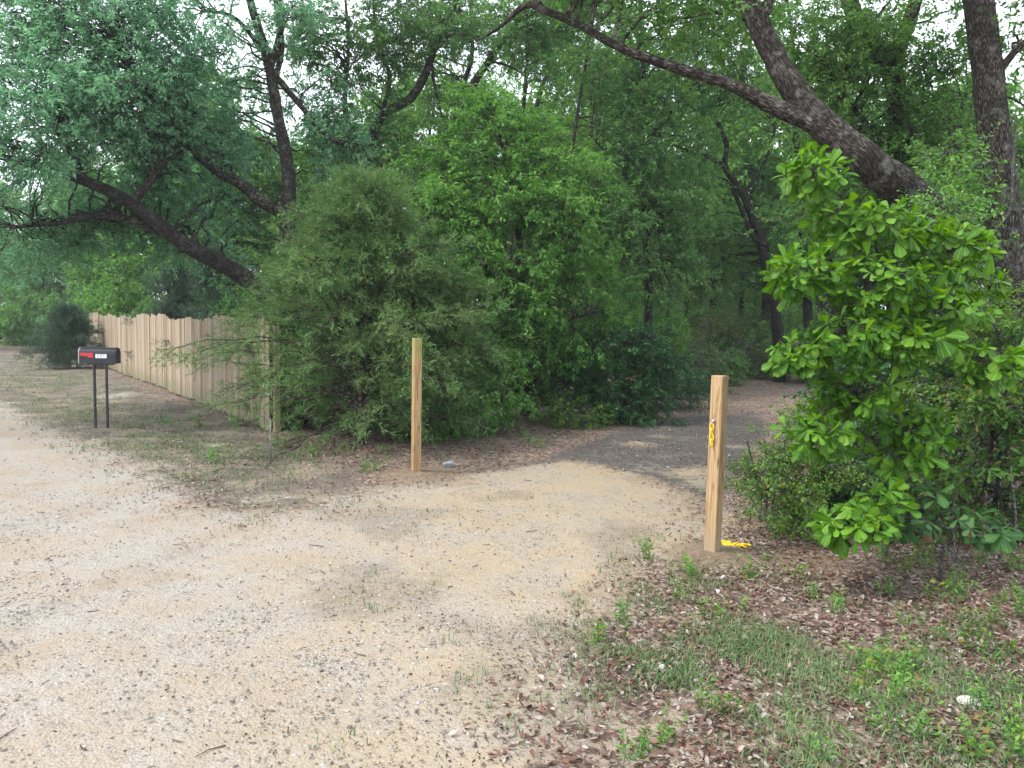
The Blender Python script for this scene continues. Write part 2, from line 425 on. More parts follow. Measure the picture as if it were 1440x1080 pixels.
# ground: three sheets share one material; masks say where sand, asphalt and soil lie
def ground_mat():
    m, nt, out = newmat('sandy_ground'); N = NT(nt)
    geo = N.n('ShaderNodeNewGeometry'); P = geo.outputs['Position']
    def A(nm):
        a = N.n('ShaderNodeAttribute', attribute_name=nm); return a.outputs['Fac']
    nf = N.noise(P, 9.0, 6, 0.65); nm_ = N.noise(P, 1.6, 5, 0.6); nn = N.noise(P, 46.0, 4, 0.6); nl = N.noise(P, 0.45, 4)
    def fac(a, k=0.7):
        w = N.math('ADD', a, N.math('MULTIPLY', N.math('SUBTRACT', N.math('ADD', N.math('MULTIPLY', nf, 0.6), N.math('MULTIPLY', nm_, 0.4)), 0.5), k * 2.2))
        return N.rng(w, 0.34, 0.66, 0, 1, True)
    # leaf litter / soil
    vo = N.n('ShaderNodeTexVoronoi'); vo.inputs['Scale'].default_value = 34.0; N.l(P, vo.inputs['Vector'])
    sep = N.n('ShaderNodeSeparateColor'); N.l(vo.outputs['Color'], sep.inputs[0])
    lit = N.ramp(sep.outputs[0], [(0.0, (0.060, 0.040, 0.032)), (0.35, (0.115, 0.075, 0.058)), (0.7, (0.20, 0.15, 0.12)), (1.0, (0.30, 0.25, 0.21))])
    lit = N.mix(N.rng(nm_, 0.48, 0.7, 0, 0.5), lit, (0.08, 0.062, 0.05))
    lit = N.mix(N.rng(N.noise(P, 4.0, 6, 0.7), 0.54, 0.66, 0, 0.6), lit, (0.21, 0.185, 0.155))
    # grey-tan verge soil
    soil = N.mix(N.rng(nf, 0.3, 0.7), (0.095, 0.080, 0.064), (0.19, 0.165, 0.135))
    soil = N.mix(N.rng(nm_, 0.5, 0.66, 0, 0.8), soil, (0.25, 0.205, 0.15))
    soil = N.mix(N.rng(nm_, 0.36, 0.5, 0.6, 0), soil, (0.075, 0.058, 0.046))
    soil = N.mix(N.rng(nn, 0.52, 0.66, 0, 0.65), soil, (0.055, 0.042, 0.034))
    # sand
    sand = N.mix(N.rng(nl, 0.35, 0.65), (0.325, 0.252, 0.160), (0.330, 0.272, 0.200))
    sand = N.mix(N.rng(nm_, 0.46, 0.66, 0, 0.6), sand, (0.285, 0.255, 0.225))
    sand = N.mix(N.rng(A('pale'), 0, 1, 0, 0.85), sand, N.mix(N.rng(nm_, 0.38, 0.58), (0.295, 0.245, 0.195), (0.315, 0.29, 0.26)))
    vg = N.n('ShaderNodeTexVoronoi'); vg.inputs['Scale'].default_value = 75.0; N.l(P, vg.inputs['Vector'])
    sg = N.n('ShaderNodeSeparateColor'); N.l(vg.outputs['Color'], sg.inputs[0])
    patch = N.math('ADD', N.math('MULTIPLY', nf, 0.45), N.math('MULTIPLY', N.noise(P, 0.8, 6, 0.7), 0.55))
    grav = N.math('MULTIPLY', N.rng(sg.outputs[0], 0.45, 0.85), N.rng(patch, 0.42, 0.58, 0.12, 1.0))
    sand = N.mix(N.math('MULTIPLY', grav, 0.65), sand, N.mix(sg.outputs[1], (0.15, 0.125, 0.107), (0.40, 0.385, 0.365)))
    sand = N.mix(N.math('MULTIPLY', N.rng(nn, 0.57, 0.68), N.rng(patch, 0.46, 0.58, 0.10, 0.75)), sand, (0.11, 0.085, 0.065))
    sand = N.mix(N.rng(N.noise(P, 2.7, 7, 0.75), 0.55, 0.72, 0, 0.45), sand, (0.185, 0.15, 0.12))
    sand = N.mix(0.10, sand, (0.06, 0.05, 0.04))
    # grey gravelly asphalt, with tree shade partly worked into its dark colour
    asp = N.mix(N.rng(nn, 0.35, 0.65), (0.036, 0.033, 0.031), (0.092, 0.084, 0.079))
    asp = N.mix(N.math('MULTIPLY', N.rng(sg.outputs[2], 0.6, 0.95), 0.6), asp, (0.19, 0.175, 0.16))
    asp = N.mix(N.rng(N.noise(P, 0.9, 4), 0.56, 0.66, 0, 0.7), asp, (0.17, 0.15, 0.125))
    # damp/dark organic patches lying on the sand
    c = N.mix(fac(A('verge')), lit, soil)
    c = N.mix(N.math('MULTIPLY', fac(A('asph'), 0.35), 1.0), c, asp)
    c = N.mix(fac(A('sand'), 0.55), c, sand)
    c = N.mix(N.math('MULTIPLY', N.rng(N.math('ADD', A('dirt'), N.math('MULTIPLY', N.math('SUBTRACT', nf, 0.5), 1.6)), 0.1, 1.0), 0.55), c, N.mix(N.rng(nn, 0.4, 0.6), (0.076, 0.065, 0.053), (0.198, 0.163, 0.125)))
    c = N.mix(N.math('MULTIPLY', fac(A('dust'), 0.9), 0.65), c, (0.167, 0.122, 0.080))
    p = N.n('ShaderNodeBsdfPrincipled'); p.inputs['Roughness'].default_value = 0.92; p.inputs['Specular IOR Level'].default_value = 0.15
    N.l(c, p.inputs['Base Color'])
    h = N.math('ADD', N.math('MULTIPLY', nn, 0.55), N.math('ADD', N.math('MULTIPLY', vg.outputs['Distance'], -0.35), N.math('MULTIPLY', nf, 1.4)))
    N.l(N.bump(h, 0.9, 0.019), p.inputs['Normal'])
    N.l(p.outputs[0], out.inputs['Surface'])
    return m
M['ground'] = ground_mat()

# ------------------------------------------------------------------ ground, road, driveway
def G2(l): return [tuple(gp(x, y)[:2]) for x, y in l]
ROAD = G2([(0, 562), (60, 592), (110, 614), (170, 640), (230, 680), (285, 704), (350, 716), (440, 712), (520, 694), (585, 678), (640, 674), (720, 662),
           (790, 648), (850, 655), (920, 674), (985, 700), (1004, 745), (990, 772), (940, 800), (880, 822), (846, 868), (836, 940), (806, 1000), (786, 1085)])
ROAD = [(-46, 46), (-30, 33), (-19, 23.5)] + ROAD + [(0.45, 1.2), (1.6, -0.6), (5, -5), (12, -12), (3, -20), (-14, -4), (-26, 9), (-40, 25), (-54, 40)]
DRIVE = G2([(720, 664), (770, 644), (830, 622), (900, 598), (980, 572), (1040, 550), (1066, 532), (1078, 518)])
DRIVE += [(DRIVE[-1][0] + 3.0, DRIVE[-1][1] + 5), (DRIVE[-1][0] + 7, DRIVE[-1][1] + 8), (DRIVE[-1][0] + 10, DRIVE[-1][1] + 5)]
DRIVE += G2([(1128, 520), (1118, 545), (1100, 578), (1066, 620), (1040, 655), (1016, 705), (1006, 740), (985, 698), (920, 672), (850, 653), (790, 646)])
GR1 = G2([(828, 842), (900, 812), (960, 806), (1080, 880), (1180, 930), (1290, 960), (1300, 1040), (1230, 1060), (1180, 980), (1000, 940), (900, 930), (840, 905)])
GRL = G2([(0, 500), (70, 505), (130, 530), (150, 560), (240, 600), (330, 640), (330, 665), (250, 660), (160, 625), (90, 595), (40, 570), (0, 552)])
VERGE = G2([(0, 492), (90, 500), (160, 530), (260, 570), (370, 606), (420, 640), (500, 668), (470, 705), (340, 725), (255, 705), (170, 650), (90, 612), (0, 570)])
VERGE = [(-50, 60), (-24, 44)] + VERGE + [(-19, 23.0), (-46, 45)]

def masks(x, y):
    x = np.asarray(x, float); y = np.asarray(y, float)
    wob = 0.28 * (fbm(x * 1.3, y * 1.3, 31) - 0.5) + 0.5 * (fbm(x * 0.5, y * 0.5, 41) - 0.5)
    ro = sdf(x, y, ROAD) + wob
    dr = sdf(x, y, DRIVE) + wob * 0.6
    ve_ = sdf(x, y, VERGE)
    ve = ve_ + wob
    sand = np.clip(0.5 + ro / np.where(ve_ > -0.6, 1.5, 0.8), 0, 1)
    asph = np.clip(0.5 + dr / 0.7, 0, 1) * (1 - .85 * sstep(11.5, 16, y))
    sand = np.maximum(sand, np.clip(.5 + dr / .5, 0, 1) * (1 - sstep(6.0, 10.2, y - .25 * x + 3.2 * (fbm(x * .9, y * .9, 93) - .5))) * .85)
    verge = np.clip(0.5 + ve / 0.9, 0, 1)
    g1 = sdf(x, y, GR1) + wob; g2 = sdf(x, y, GRL) + wob * 1.5
    grass = np.clip(0.55 + np.maximum(g1, g2) / 1.5, 0, 1)
    pale = sstep(1.5, -2.0, x + 0.15 * y)                  # the left of the road is paler gravel
    dirt = sand * sstep(0.50, 0.68, fbm(x * 1.1 + 5, y * 1.1, 77)) * sstep(-3.2, -0.6, x + 0.1 * y) * 0.8
    return dict(ro=ro, dr=dr, sand=sand, asph=asph, verge=verge, grass=grass, pale=pale, dirt=dirt)

POSTS = {'left': gp(585, 668), 'right': gp(1001, 782)}
def axis(parts):
    out = [parts[0][0]]
    for a, b, s in parts:
        n = max(1, int(round((b - a) / s)))
        out += list(np.linspace(a, b, n + 1)[1:])
    return np.array(out)
XS = axis([(-900, -200, 100), (-200, -60, 20), (-60, -20, 2.5), (-20, -7, 0.3), (-7, 7, 0.09), (7, 20, 0.3), (20, 60, 2.5), (60, 200, 20), (200, 900, 100)])
YS = axis([(-400, -60, 60), (-60, -8, 4), (-8, 1, 0.4), (1, 12, 0.09), (12, 26, 0.3), (26, 60, 2.0), (60, 200, 20), (200, 1200, 100)])
GX, GY = np.meshgrid(XS, YS)
gx, gy = GX.ravel(), GY.ravel()
mk = masks(gx, gy)
zz = gz(gx, gy)
for p in POSTS.values():                                   # little mounds of dug soil round the posts
    zz = zz + 0.05 * np.exp(-((gx - p[0]) ** 2 + (gy - p[1]) ** 2) / (2 * 0.22 ** 2))
# wheel ruts and shallow unevenness on the sand
zz = zz + mk['sand'] * 0.016 * (fbm(gx * 3.3, gy * 3.3, 55, 3) - 0.5)
ra, rb = gp(-60, 925), gp(140, 838); rd = (rb - ra)[:2] / np.linalg.norm((rb - ra)[:2]); rn = np.array([-rd[1], rd[0]])
su = (gx - ra[0]) * rd[0] + (gy - ra[1]) * rd[1]; sv = (gx - ra[0]) * rn[0] + (gy - ra[1]) * rn[1]
for off in (-.16, 0.05, 1.5, 1.72):
    zz = zz - .032 * np.exp(-((sv - off - .05 * np.sin(su)) / .085) ** 2) * sstep(-3, 0, su) * sstep(4.5, 1.2, su)
dust = 0 * gx
for p, w, s in ((POSTS['left'], 0.42, 1.0), (POSTS['right'], 0.30, 0.95), (gp(1140, 792), 0.28, 0.9), (gp(640, 676), 0.4, 0.6)):
    dust = np.maximum(dust, s * np.exp(-((gx - p[0]) ** 2 + (gy - p[1]) ** 2) / (2 * w * w)))
sandy = np.maximum(mk['sand'], 0)
for px, py, w, s in ((895, 624, 0.36, 0.6), (930, 614, 0.3, 0.5), (1040, 628, 0.3, 0.5), (1080, 578, 0.3, 0.45), (210, 655, .3, .7), (300, 640, .25, .6), (310, 626, .2, .6),
                     (170, 556, .5, .7), (260, 652, .2, .6), (1130, 1052, .16, 1), (1060, 1040, .1, .8), (980, 1060, .12, .9), (1180, 1070, .14, .9), (900, 1068, .12, .7)):
    q = gp(px, py)
    sandy = np.maximum(sandy, s * np.exp(-((gx - q[0]) ** 2 + (gy - q[1]) ** 2) / (2 * w * w)))
sandy = np.maximum(sandy, .62 * sstep(.50, .62, fbm(gx * 1.7, gy * 1.7, 91)) * sstep(-2.0, -.2, mk['ro']) * sstep(9, 6, gy))
ncol = len(XS)
ii = np.arange(len(YS) - 1)[:, None] * ncol + np.arange(ncol - 1)[None, :]
F = np.stack([ii, ii + 1, ii + 1 + ncol, ii + ncol], -1).reshape(-1, 4)
ctr = np.stack([gx[F].mean(1), gy[F].mean(1)], 1)
mro, mdr = mk['ro'][F].mean(1), mk['dr'][F].mean(1)
is_road = mro > 0
is_drive = (~is_road) & (mdr > 0)
def sheet(name, sel):
    f = F[sel]; used = np.unique(f); remap = np.full(len(gx), -1); remap[used] = np.arange(len(used))
    me = raw_mesh(name, np.stack([gx, gy, zz], 1)[used], remap[f], M['ground'], smooth=True,
                  attrs={'sand': sandy[used], 'asph': mk['asph'][used], 'verge': mk['verge'][used], 'pale': mk['pale'][used], 'dirt': mk['dirt'][used], 'dust': dust[used]})
    return tag(link(name, me), kind='structure')
sheet('ground', ~(is_road | is_drive))
sheet('sandy_road', is_road)
sheet('driveway', is_drive)

# ------------------------------------------------------------------ trees: limbs, branches, leaves
def catmull(P, n=7):
    P = np.array(P, float)
    Q = np.vstack([2 * P[0] - P[1], P, 2 * P[-1] - P[-2]])
    out = []
    for i in range(1, len(Q) - 2):
        a, b, c, d = Q[i - 1], Q[i], Q[i + 1], Q[i + 2]
        t = np.linspace(0, 1, n, endpoint=False)[:, None]
        out.append(0.5 * ((2 * b) + (c - a) * t + (2 * a - 5 * b + 4 * c - d) * t ** 2 + (3 * b - a - 3 * c + d) * t ** 3))
    out.append(P[-1][None, :])
    return np.vstack(out)

def tubes(P, Rr, k):
    """P (n,m,3) polylines, Rr (n,m) radii -> verts, quads, uv"""
    n, m, _ = P.shape
    T = norm(np.gradient(P, axis=1))
    d0 = norm(P[:, -1] - P[:, 0])
    ref = np.where(np.abs(d0[:, 2:3]) < 0.8, np.array([[0, 0, 1.0]]), np.array([[1.0, 0, 0]]))[:, None, :]
    U = norm(np.cross(T, np.broadcast_to(ref, T.shape))); W = np.cross(T, U)
    a = np.linspace(0, 2 * np.pi, k, endpoint=False)
    V = P[:, :, None, :] + Rr[:, :, None, None] * (np.cos(a)[None, None, :, None] * U[:, :, None, :] + np.sin(a)[None, None, :, None] * W[:, :, None, :])
    L = np.concatenate([np.zeros((n, 1)), np.cumsum(np.linalg.norm(np.diff(P, axis=1), axis=2), 1)], 1)
    uv = np.zeros((n, m, k, 2)); uv[..., 0] = (np.abs(np.arange(k) / k - 0.5) * 4 * np.pi)[None, None, :] * Rr[:, :1, None]; uv[..., 1] = L[:, :, None]
    idx = np.arange(n * m * k).reshape(n, m, k)
    j2 = np.roll(np.arange(k), -1)
    Fq = np.stack([idx[:, :-1, :], idx[:, :-1, j2], idx[:, 1:, j2], idx[:, 1:, :]], -1).reshape(-1, 4)
    return V.reshape(-1, 3), Fq, uv.reshape(-1, 2)

def limb_tube(P, Rr, k=14, rough=0.10):
    V, Fq, uv = tubes(P[None], Rr[None], k)
    m = len(P)
    c = np.repeat(P, k, axis=0)
    d = V - c
    a = np.tile(np.arange(k) / k * 2 * np.pi, m); l = uv[:, 1]
    ph = rng.uniform(0, 50)
    w = 1 + rough * 2 * (fbm(a * 1.6 + ph, l * 3.0 + ph, 5, 3) - 0.5) + rough * 1.3 * (vnoise(np.sin(a) * 2 + ph, l * 1.1, 8) - 0.5)
    w = np.where(a > 2 * np.pi * (1 - 1.5 / k), 0.5 * w + 0.5, w)
    V = c + d * w[:, None]
    return V, Fq, uv

def leaves_on(Sx, D, Ln, per, size, width, droop=0.25, flat=0.55, spread=0.9, g=None, shape='rhomb'):
    """leaf quads along twigs; Sx start, D unit direction, Ln length"""
    n = len(Sx)
    t = g.uniform(0.12, 1.05, (n, per))
    p = Sx[:, None] + D[:, None] * (t * Ln[:, None])[..., None]
    p = p.reshape(-1, 3) + g.normal(0, 0.012, (n * per, 3))
    Dr = np.repeat(D, per, 0)
    rv = g.normal(0, 1, (n * per, 3)); rv -= (rv * Dr).sum(1, keepdims=True) * Dr; rv = norm(rv)
    rv[:, 2] *= flat
    d = norm(Dr * 0.55 + rv * spread + np.array([0, 0, -droop]))
    l = size * g.uniform(0.6, 1.25, len(p)); w = width * g.uniform(0.7, 1.25, len(p))
    up = norm(np.array([0, 0, 1.0]) + g.normal(0, 0.55, d.shape))
    s = norm(np.cross(d, up)); nrm = np.cross(s, d)
    bend = g.uniform(-0.05, 0.22, len(p)) * l
    a = p; tip = p + d * l[:, None] - nrm * bend[:, None]
    mid = p + d * (l * 0.52)[:, None]
    fold = nrm * (w * g.uniform(0.0, 0.35, len(p)))[:, None]
    V = np.stack([a, mid + s * (w * 0.5)[:, None] + fold, tip, mid - s * (w * 0.5)[:, None] + fold], 1).reshape(-1, 3)
    Fq = np.arange(len(V)).reshape(-1, 4)
    return V, Fq

def grow(limb_nodes, limb_r, lobes, g, leaf=0.085, lw=0.03, per=13, nsub=5, ntw=4, twl=0.3, sub=0.65, droop=0.25, flat=0.55, brad=0.012, right=None, thin_leaf=1.0):
    """lobes: centre(3), axes(3x3 rows scaled), number of branches -> branch polylines and leaf quads"""
    LV, LF, BV, BF, BU = [], [], [], [], []
    lo = bo = 0
    for c, ax, nb in lobes:
        u = norm(g.normal(0, 1, (nb, 3))) * (g.uniform(0.15, 1, (nb, 1)) ** 0.45)
        tips = c + u @ ax
        dist = np.linalg.norm(tips[:, None] - limb_nodes[None], axis=2) * g.uniform(0.85, 1.25, (nb, len(limb_nodes)))
        dist = dist + np.clip(limb_nodes[None, :, 2] - tips[:, None, 2], 0, None) * 0.6
        k = dist.argmin(1)
        o = limb_nodes[k]; r0 = np.minimum(limb_r[k] * 0.5, brad + 0.006 * np.linalg.norm(tips - o, axis=1))
        ln = np.linalg.norm(tips - o, axis=1)
        m = 7
        tt = np.linspace(0, 1, m)[None, :, None]
        ctrl = o + (tips - o) * 0.5 + np.array([0, 0, 1.0]) * (0.16 * ln)[:, None] + g.normal(0, 1, (nb, 3)) * (0.09 * ln)[:, None]
        P = (1 - tt) ** 2 * o[:, None] + 2 * tt * (1 - tt) * ctrl[:, None] + tt ** 2 * tips[:, None]
        P[:, 1:-1] += g.normal(0, 1, (nb, m - 2, 3)) * (0.022 * ln)[:, None, None]
        Rr = r0[:, None] * (1 - 0.75 * tt[..., 0]) + 0.002
        v, f, uv = tubes(P, Rr, 5); BV.append(v); BF.append(f + bo); BU.append(uv); bo += len(v)
        # side branches
        ts = g.uniform(0.42, 1.0, (nb, nsub)); ts[:, 0] = 1.0
        q = ts * (m - 1); i0 = np.minimum(q.astype(int), m - 2); fr = (q - i0)[..., None]
        rows = np.arange(nb)[:, None]
        so = P[rows, i0] * (1 - fr) + P[rows, i0 + 1] * fr
        sdir = norm(P[rows, i0 + 1] - P[rows, i0])
        rv = g.normal(0, 1, (nb, nsub, 3)); rv[..., 2] *= 0.6
        sdir = norm(sdir * 0.55 + norm(rv) * 0.95 + np.array([0, 0, 0.05])).reshape(-1, 3)
        so = so.reshape(-1, 3); sl = sub * g.uniform(0.5, 1.2, len(so))
        ms = 4; t4 = np.linspace(0, 1, ms)[None, :, None]
        SP = so[:, None] + sdir[:, None] * (sl[:, None, None] * t4) + np.array([0, 0, -1.0]) * (droop * 0.35 * sl[:, None, None] * t4 ** 2)
        SP[:, 1:] += g.normal(0, 0.02, (len(so), ms - 1, 3))
        v, f, uv = tubes(SP, 0.0055 * (1 - 0.7 * t4[..., 0]) * np.ones((len(so), 1)), 3); BV.append(v); BF.append(f + bo); BU.append(uv); bo += len(v)
        # twigs with leaves
        tw = g.uniform(0.25, 1.0, (len(so), ntw)); q = tw * (ms - 1); i0 = np.minimum(q.astype(int), ms - 2); fr = (q - i0)[..., None]
        rows = np.arange(len(so))[:, None]
        to = (SP[rows, i0] * (1 - fr) + SP[rows, i0 + 1] * fr).reshape(-1, 3)
        td = np.repeat(norm(SP[:, -1] - SP[:, 0]), ntw, 0)
        rv = g.normal(0, 1, td.shape); rv[:, 2] *= 0.7
        td = norm(td * 0.7 + norm(rv) * 0.75 + np.array([0, 0, -droop * 0.5])); tl = twl * g.uniform(0.6, 1.3, len(to))
        TP = np.stack([to, to + td * tl[:, None]], 1)
        v, f, uv = tubes(TP, np.tile([[0.003, 0.0015]], (len(to), 1)), 3); BV.append(v); BF.append(f + bo); BU.append(uv); bo += len(v)
        v, f = leaves_on(to, td, tl, per, leaf, lw, droop, flat, 0.9, g); LV.append(v); LF.append(f + lo); lo += len(v)
    return (np.vstack(LV), np.vstack(LF)), (np.vstack(BV), np.vstack(BF), np.vstack(BU))

RIGHT = M3[:, 0]; UPV = M3[:, 1]; FWD = -M3[:, 2]
def lobe(px, py, d, rx, ry, rz, nb):
    """a clump of crown: centre and half sizes given as they measure from the camera point, d metres away"""
    c = at(px, py, d)
    ax = np.stack([RIGHT * rx / FPX * d, np.array([0, 0, 1.0]) * ry / FPX * d, np.array([FWD[0], FWD[1], 0]) * rz])
    return (c, ax, nb)

NLEAF = 0
def tree(name, label, cat, base, limbs, lobes, seed, leafmat='oak', barkmat='bark_dark', group=None, trunk_k=14, crown='crown', trunkname='trunk', **kw):
    """base (3,), limbs = lists of (point(3), radius), lobes = lobe()s, all in world space"""
    global NLEAF
    g = np.random.default_rng(seed)
    e = thing(name, label, cat, base, group)
    TV, TF, TU, nodes, rad = [], [], [], [], []
    to = 0
    for L in limbs:
        P = np.array([p for p, r in L]); r = np.array([x for p, x in L])
        C = catmull(np.hstack([P, r[:, None]]), 7)
        q, rr = C[:, :3], np.maximum(0.004, C[:, 3])
        q[1:-1] += g.normal(0, 1, (len(q) - 2, 3)) * rr[1:-1, None] * 0.03
        v, f, uv = limb_tube(q, rr, trunk_k if rr.max() > 0.05 else 8)
        TV.append(v); TF.append(f + to); TU.append(uv); to += len(v)
        nodes.append(q); rad.append(rr)
    nodes, rad = np.vstack(nodes), np.concatenate(rad)
    b = np.array(base)
    link(trunkname, raw_mesh(trunkname, np.vstack(TV) - b, np.vstack(TF), M[barkmat], np.vstack(TU), True), e)
    if lobes:
        # leafy branches spring from the upper part of the limbs
        ok = nodes[:, 2] > b[2] + 0.25 * (nodes[:, 2].max() - b[2])
        (lv, lf), (bv, bf, bu) = grow(nodes[ok], rad[ok], lobes, g, **kw)
        link('branches', raw_mesh('branches', bv - b, bf, M[barkmat], bu, True), e)
        link(crown, raw_mesh(crown, lv - b, lf, M[leafmat]), e)
        NLEAF += len(lf)
    return e

def LB(pts):
    """limb through photo-measured points (px, py, d, radius)"""
    return [(at(x, y, d), r) for x, y, d, r in pts]
def TB(px, d, pts, r0):
    """limb that starts in the ground"""
    b = base_at(px, d)
    return [(b - np.array([0, 0, 0.15]), r0 * 1.35), (b + np.array([0, 0, 0.25]), r0 * 1.05)] + LB(pts)

# ------------------------------------------------------------------ the trees one can tell apart
# oak with low limbs reaching left over the fence
tree('oak_tree', 'oak with low dark limbs leaning out to the left above the board fence', 'tree', base_at(455, 13.2),
     [TB(455, 13.2, [(425, 470, 13.1, .17), (385, 430, 13.0, .155), (340, 388, 12.8, .14), (260, 343, 12.3, .125), (185, 287, 11.8, .10), (120, 255, 11.4, .08), (50, 232, 11, .06), (-70, 205, 10.5, .03)], .18),
      LB([(240, 332, 12.25, .075), (190, 311, 12, .06), (140, 303, 11.8, .05), (80, 314, 11.6, .03), (20, 320, 11.5, .015)]),
      LB([(185, 287, 11.8, .07), (215, 250, 11.9, .05), (250, 200, 12.0, .03), (265, 140, 12, .015)]),
      LB([(120, 255, 11.4, .06), (100, 215, 11.2, .04), (60, 160, 11, .02)])],
     [lobe(40, 330, 12.4, 90, 55, .9, 17), (lobe(140, 215, 12.5, 130, 60, .9, 30)), lobe(20, 180, 10.6, 100, 80, 1, 24), lobe(250, 285, 13.7, 90, 45, .6, 16), lobe(130, 338, 13.4, 110, 24, .7, 18),
      lobe(90, 120, 10.9, 100, 60, .9, 22), lobe(250, 200, 13.2, 90, 70, .8, 22), lobe(-120, 220, 10.3, 110, 140, 1.3, 22), lobe(300, 345, 13.6, 70, 40, .5, 10), lobe(180, 305, 13.9, 70, 30, .5, 12)],
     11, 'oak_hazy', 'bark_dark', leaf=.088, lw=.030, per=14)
# upright oak behind it
tree('oak_tree', 'tall forked oak with pale grey stem rising behind the near end of the fence', 'tree', base_at(420, 13.9),
     [TB(420, 13.9, [(412, 440, 13.8, .15), (405, 320, 13.6, .135), (406, 245, 13.5, .12), (392, 170, 13.4, .10), (376, 85, 13.3, .085), (356, 15, 13.2, .07), (330, -90, 13, .05), (300, -260, 12.8, .03)], .17),
      LB([(380, 95, 13.3, .07), (395, 40, 13.3, .06), (392, -30, 13.2, .05), (420, -160, 13.1, .03)]),
      LB([(399, 300, 13.5, .12), (370, 285, 13.3, .11), (340, 260, 13.1, .10), (300, 236, 12.8, .085), (260, 200, 12.5, .06), (215, 140, 12.1, .04), (170, 70, 11.8, .02)]),
      LB([(373, 75, 13.3, .05), (330, 25, 13, .035), (285, 15, 12.8, .02)]),
      LB([(386, 105, 13.4, .06), (420, 145, 13.5, .05), (460, 192, 13.6, .045), (490, 205, 13.7, .02)]),
      LB([(388, 110, 13.4, .055), (396, 60, 13.6, .05), (385, -20, 13.7, .04), (380, -140, 13.7, .02)])],
     [lobe(90, 40, 11.4, 130, 75, 1, 34), lobe(220, 60, 11.8, 110, 80, .9, 32), lobe(300, 130, 13.7, 80, 60, .8, 20), lobe(190, 135, 12, 110, 60, .8, 24), lobe(330, 210, 14.4, 55, 50, .6, 11),
      lobe(300, 30, 12.6, 70, 60, .8, 13), lobe(430, 40, 13.6, 60, 60, .7, 9), lobe(450, 130, 14, 50, 50, .6, 6), lobe(150, -120, 11.5, 200, 120, 1.5, 23), lobe(380, -170, 13, 160, 130, 1.6, 17), lobe(470, 200, 13.9, 50, 60, .6, 12), lobe(-60, 30, 11, 80, 120, 1, 16)],
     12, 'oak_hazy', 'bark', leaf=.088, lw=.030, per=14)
# crooked oak behind the cedar
tree('oak_tree', 'crooked dark oak with an elbowed limb showing between the cedar and the sky', 'tree', base_at(528, 15.2),
     [TB(528, 15.2, [(528, 440, 15.1, .13), (522, 300, 15.0, .115), (520, 222, 15, .10), (535, 165, 15, .095), (575, 140, 15, .085), (598, 105, 14.9, .075), (615, 55, 14.8, .06), (645, -10, 14.7, .05), (680, -150, 14.5, .03)], .15),
      LB([(520, 240, 15, .085), (500, 195, 15, .07), (485, 150, 14.9, .05), (490, 60, 14.8, .03), (480, -60, 14.6, .02)]),
      LB([(607, 90, 14.9, .035), (612, 125, 15, .03), (622, 165, 15.1, .02)]),
      LB([(535, 165, 15, .05), (548, 110, 15.1, .04), (530, 50, 15, .03), (520, -60, 14.9, .02)])],
     [lobe(500, 70, 14.6, 60, 60, .9, 18), lobe(560, 30, 14.8, 60, 40, .8, 14), lobe(490, 160, 14.6, 45, 70, .7, 16), lobe(640, 20, 14.6, 60, 50, .8, 16), lobe(560, 95, 15.6, 50, 30, .7, 8), lobe(430, 50, 14.8, 55, 50, .8, 13), lobe(600, 10, 16, 90, 40, 1, 16), lobe(510, 255, 15.7, 60, 50, .5, 18), lobe(450, 290, 15.4, 60, 50, .6, 16), lobe(400, 370, 15.2, 70, 50, .6, 16), lobe(560, -120, 14.5, 170, 110, 1.6, 17),
      lobe(560, 215, 16.0, 40, 40, .6, 8)],
     13, 'oak_deep', 'bark_dark', leaf=.085, lw=.032)
tree('oak_tree', 'dark oak whose twin stems lean right behind the pale understorey crown', 'tree', base_at(600, 17),
     [TB(600, 17, [(612, 430, 17, .12), (628, 280, 17, .105), (632, 185, 17, .10), (662, 125, 17, .09), (690, 82, 17, .075), (735, 20, 17, .06), (790, -60, 16.8, .04), (840, -160, 16.5, .02)], .14),
      LB([(640, 165, 17, .07), (655, 110, 17.1, .055), (664, 70, 17.2, .045), (660, -20, 17.2, .03)]),
      LB([(688, 85, 17, .035), (720, 95, 17, .02), (742, 110, 17, .012)])],
     [lobe(690, 45, 17, 70, 40, 1, 20), lobe(770, 20, 17.5, 80, 40, 1, 18), lobe(850, 30, 18, 60, 50, 1, 12), lobe(760, 60, 16.5, 60, 40, 1, 10), lobe(630, 140, 17.6, 40, 40, .7, 7), lobe(680, 170, 17.5, 40, 30, .7, 9), lobe(730, -90, 16.5, 170, 80, 1.5, 17), lobe(590, 90, 17.4, 40, 40, .7, 6)],
     14, 'oak_deep', 'bark_dark', leaf=.09, lw=.034)
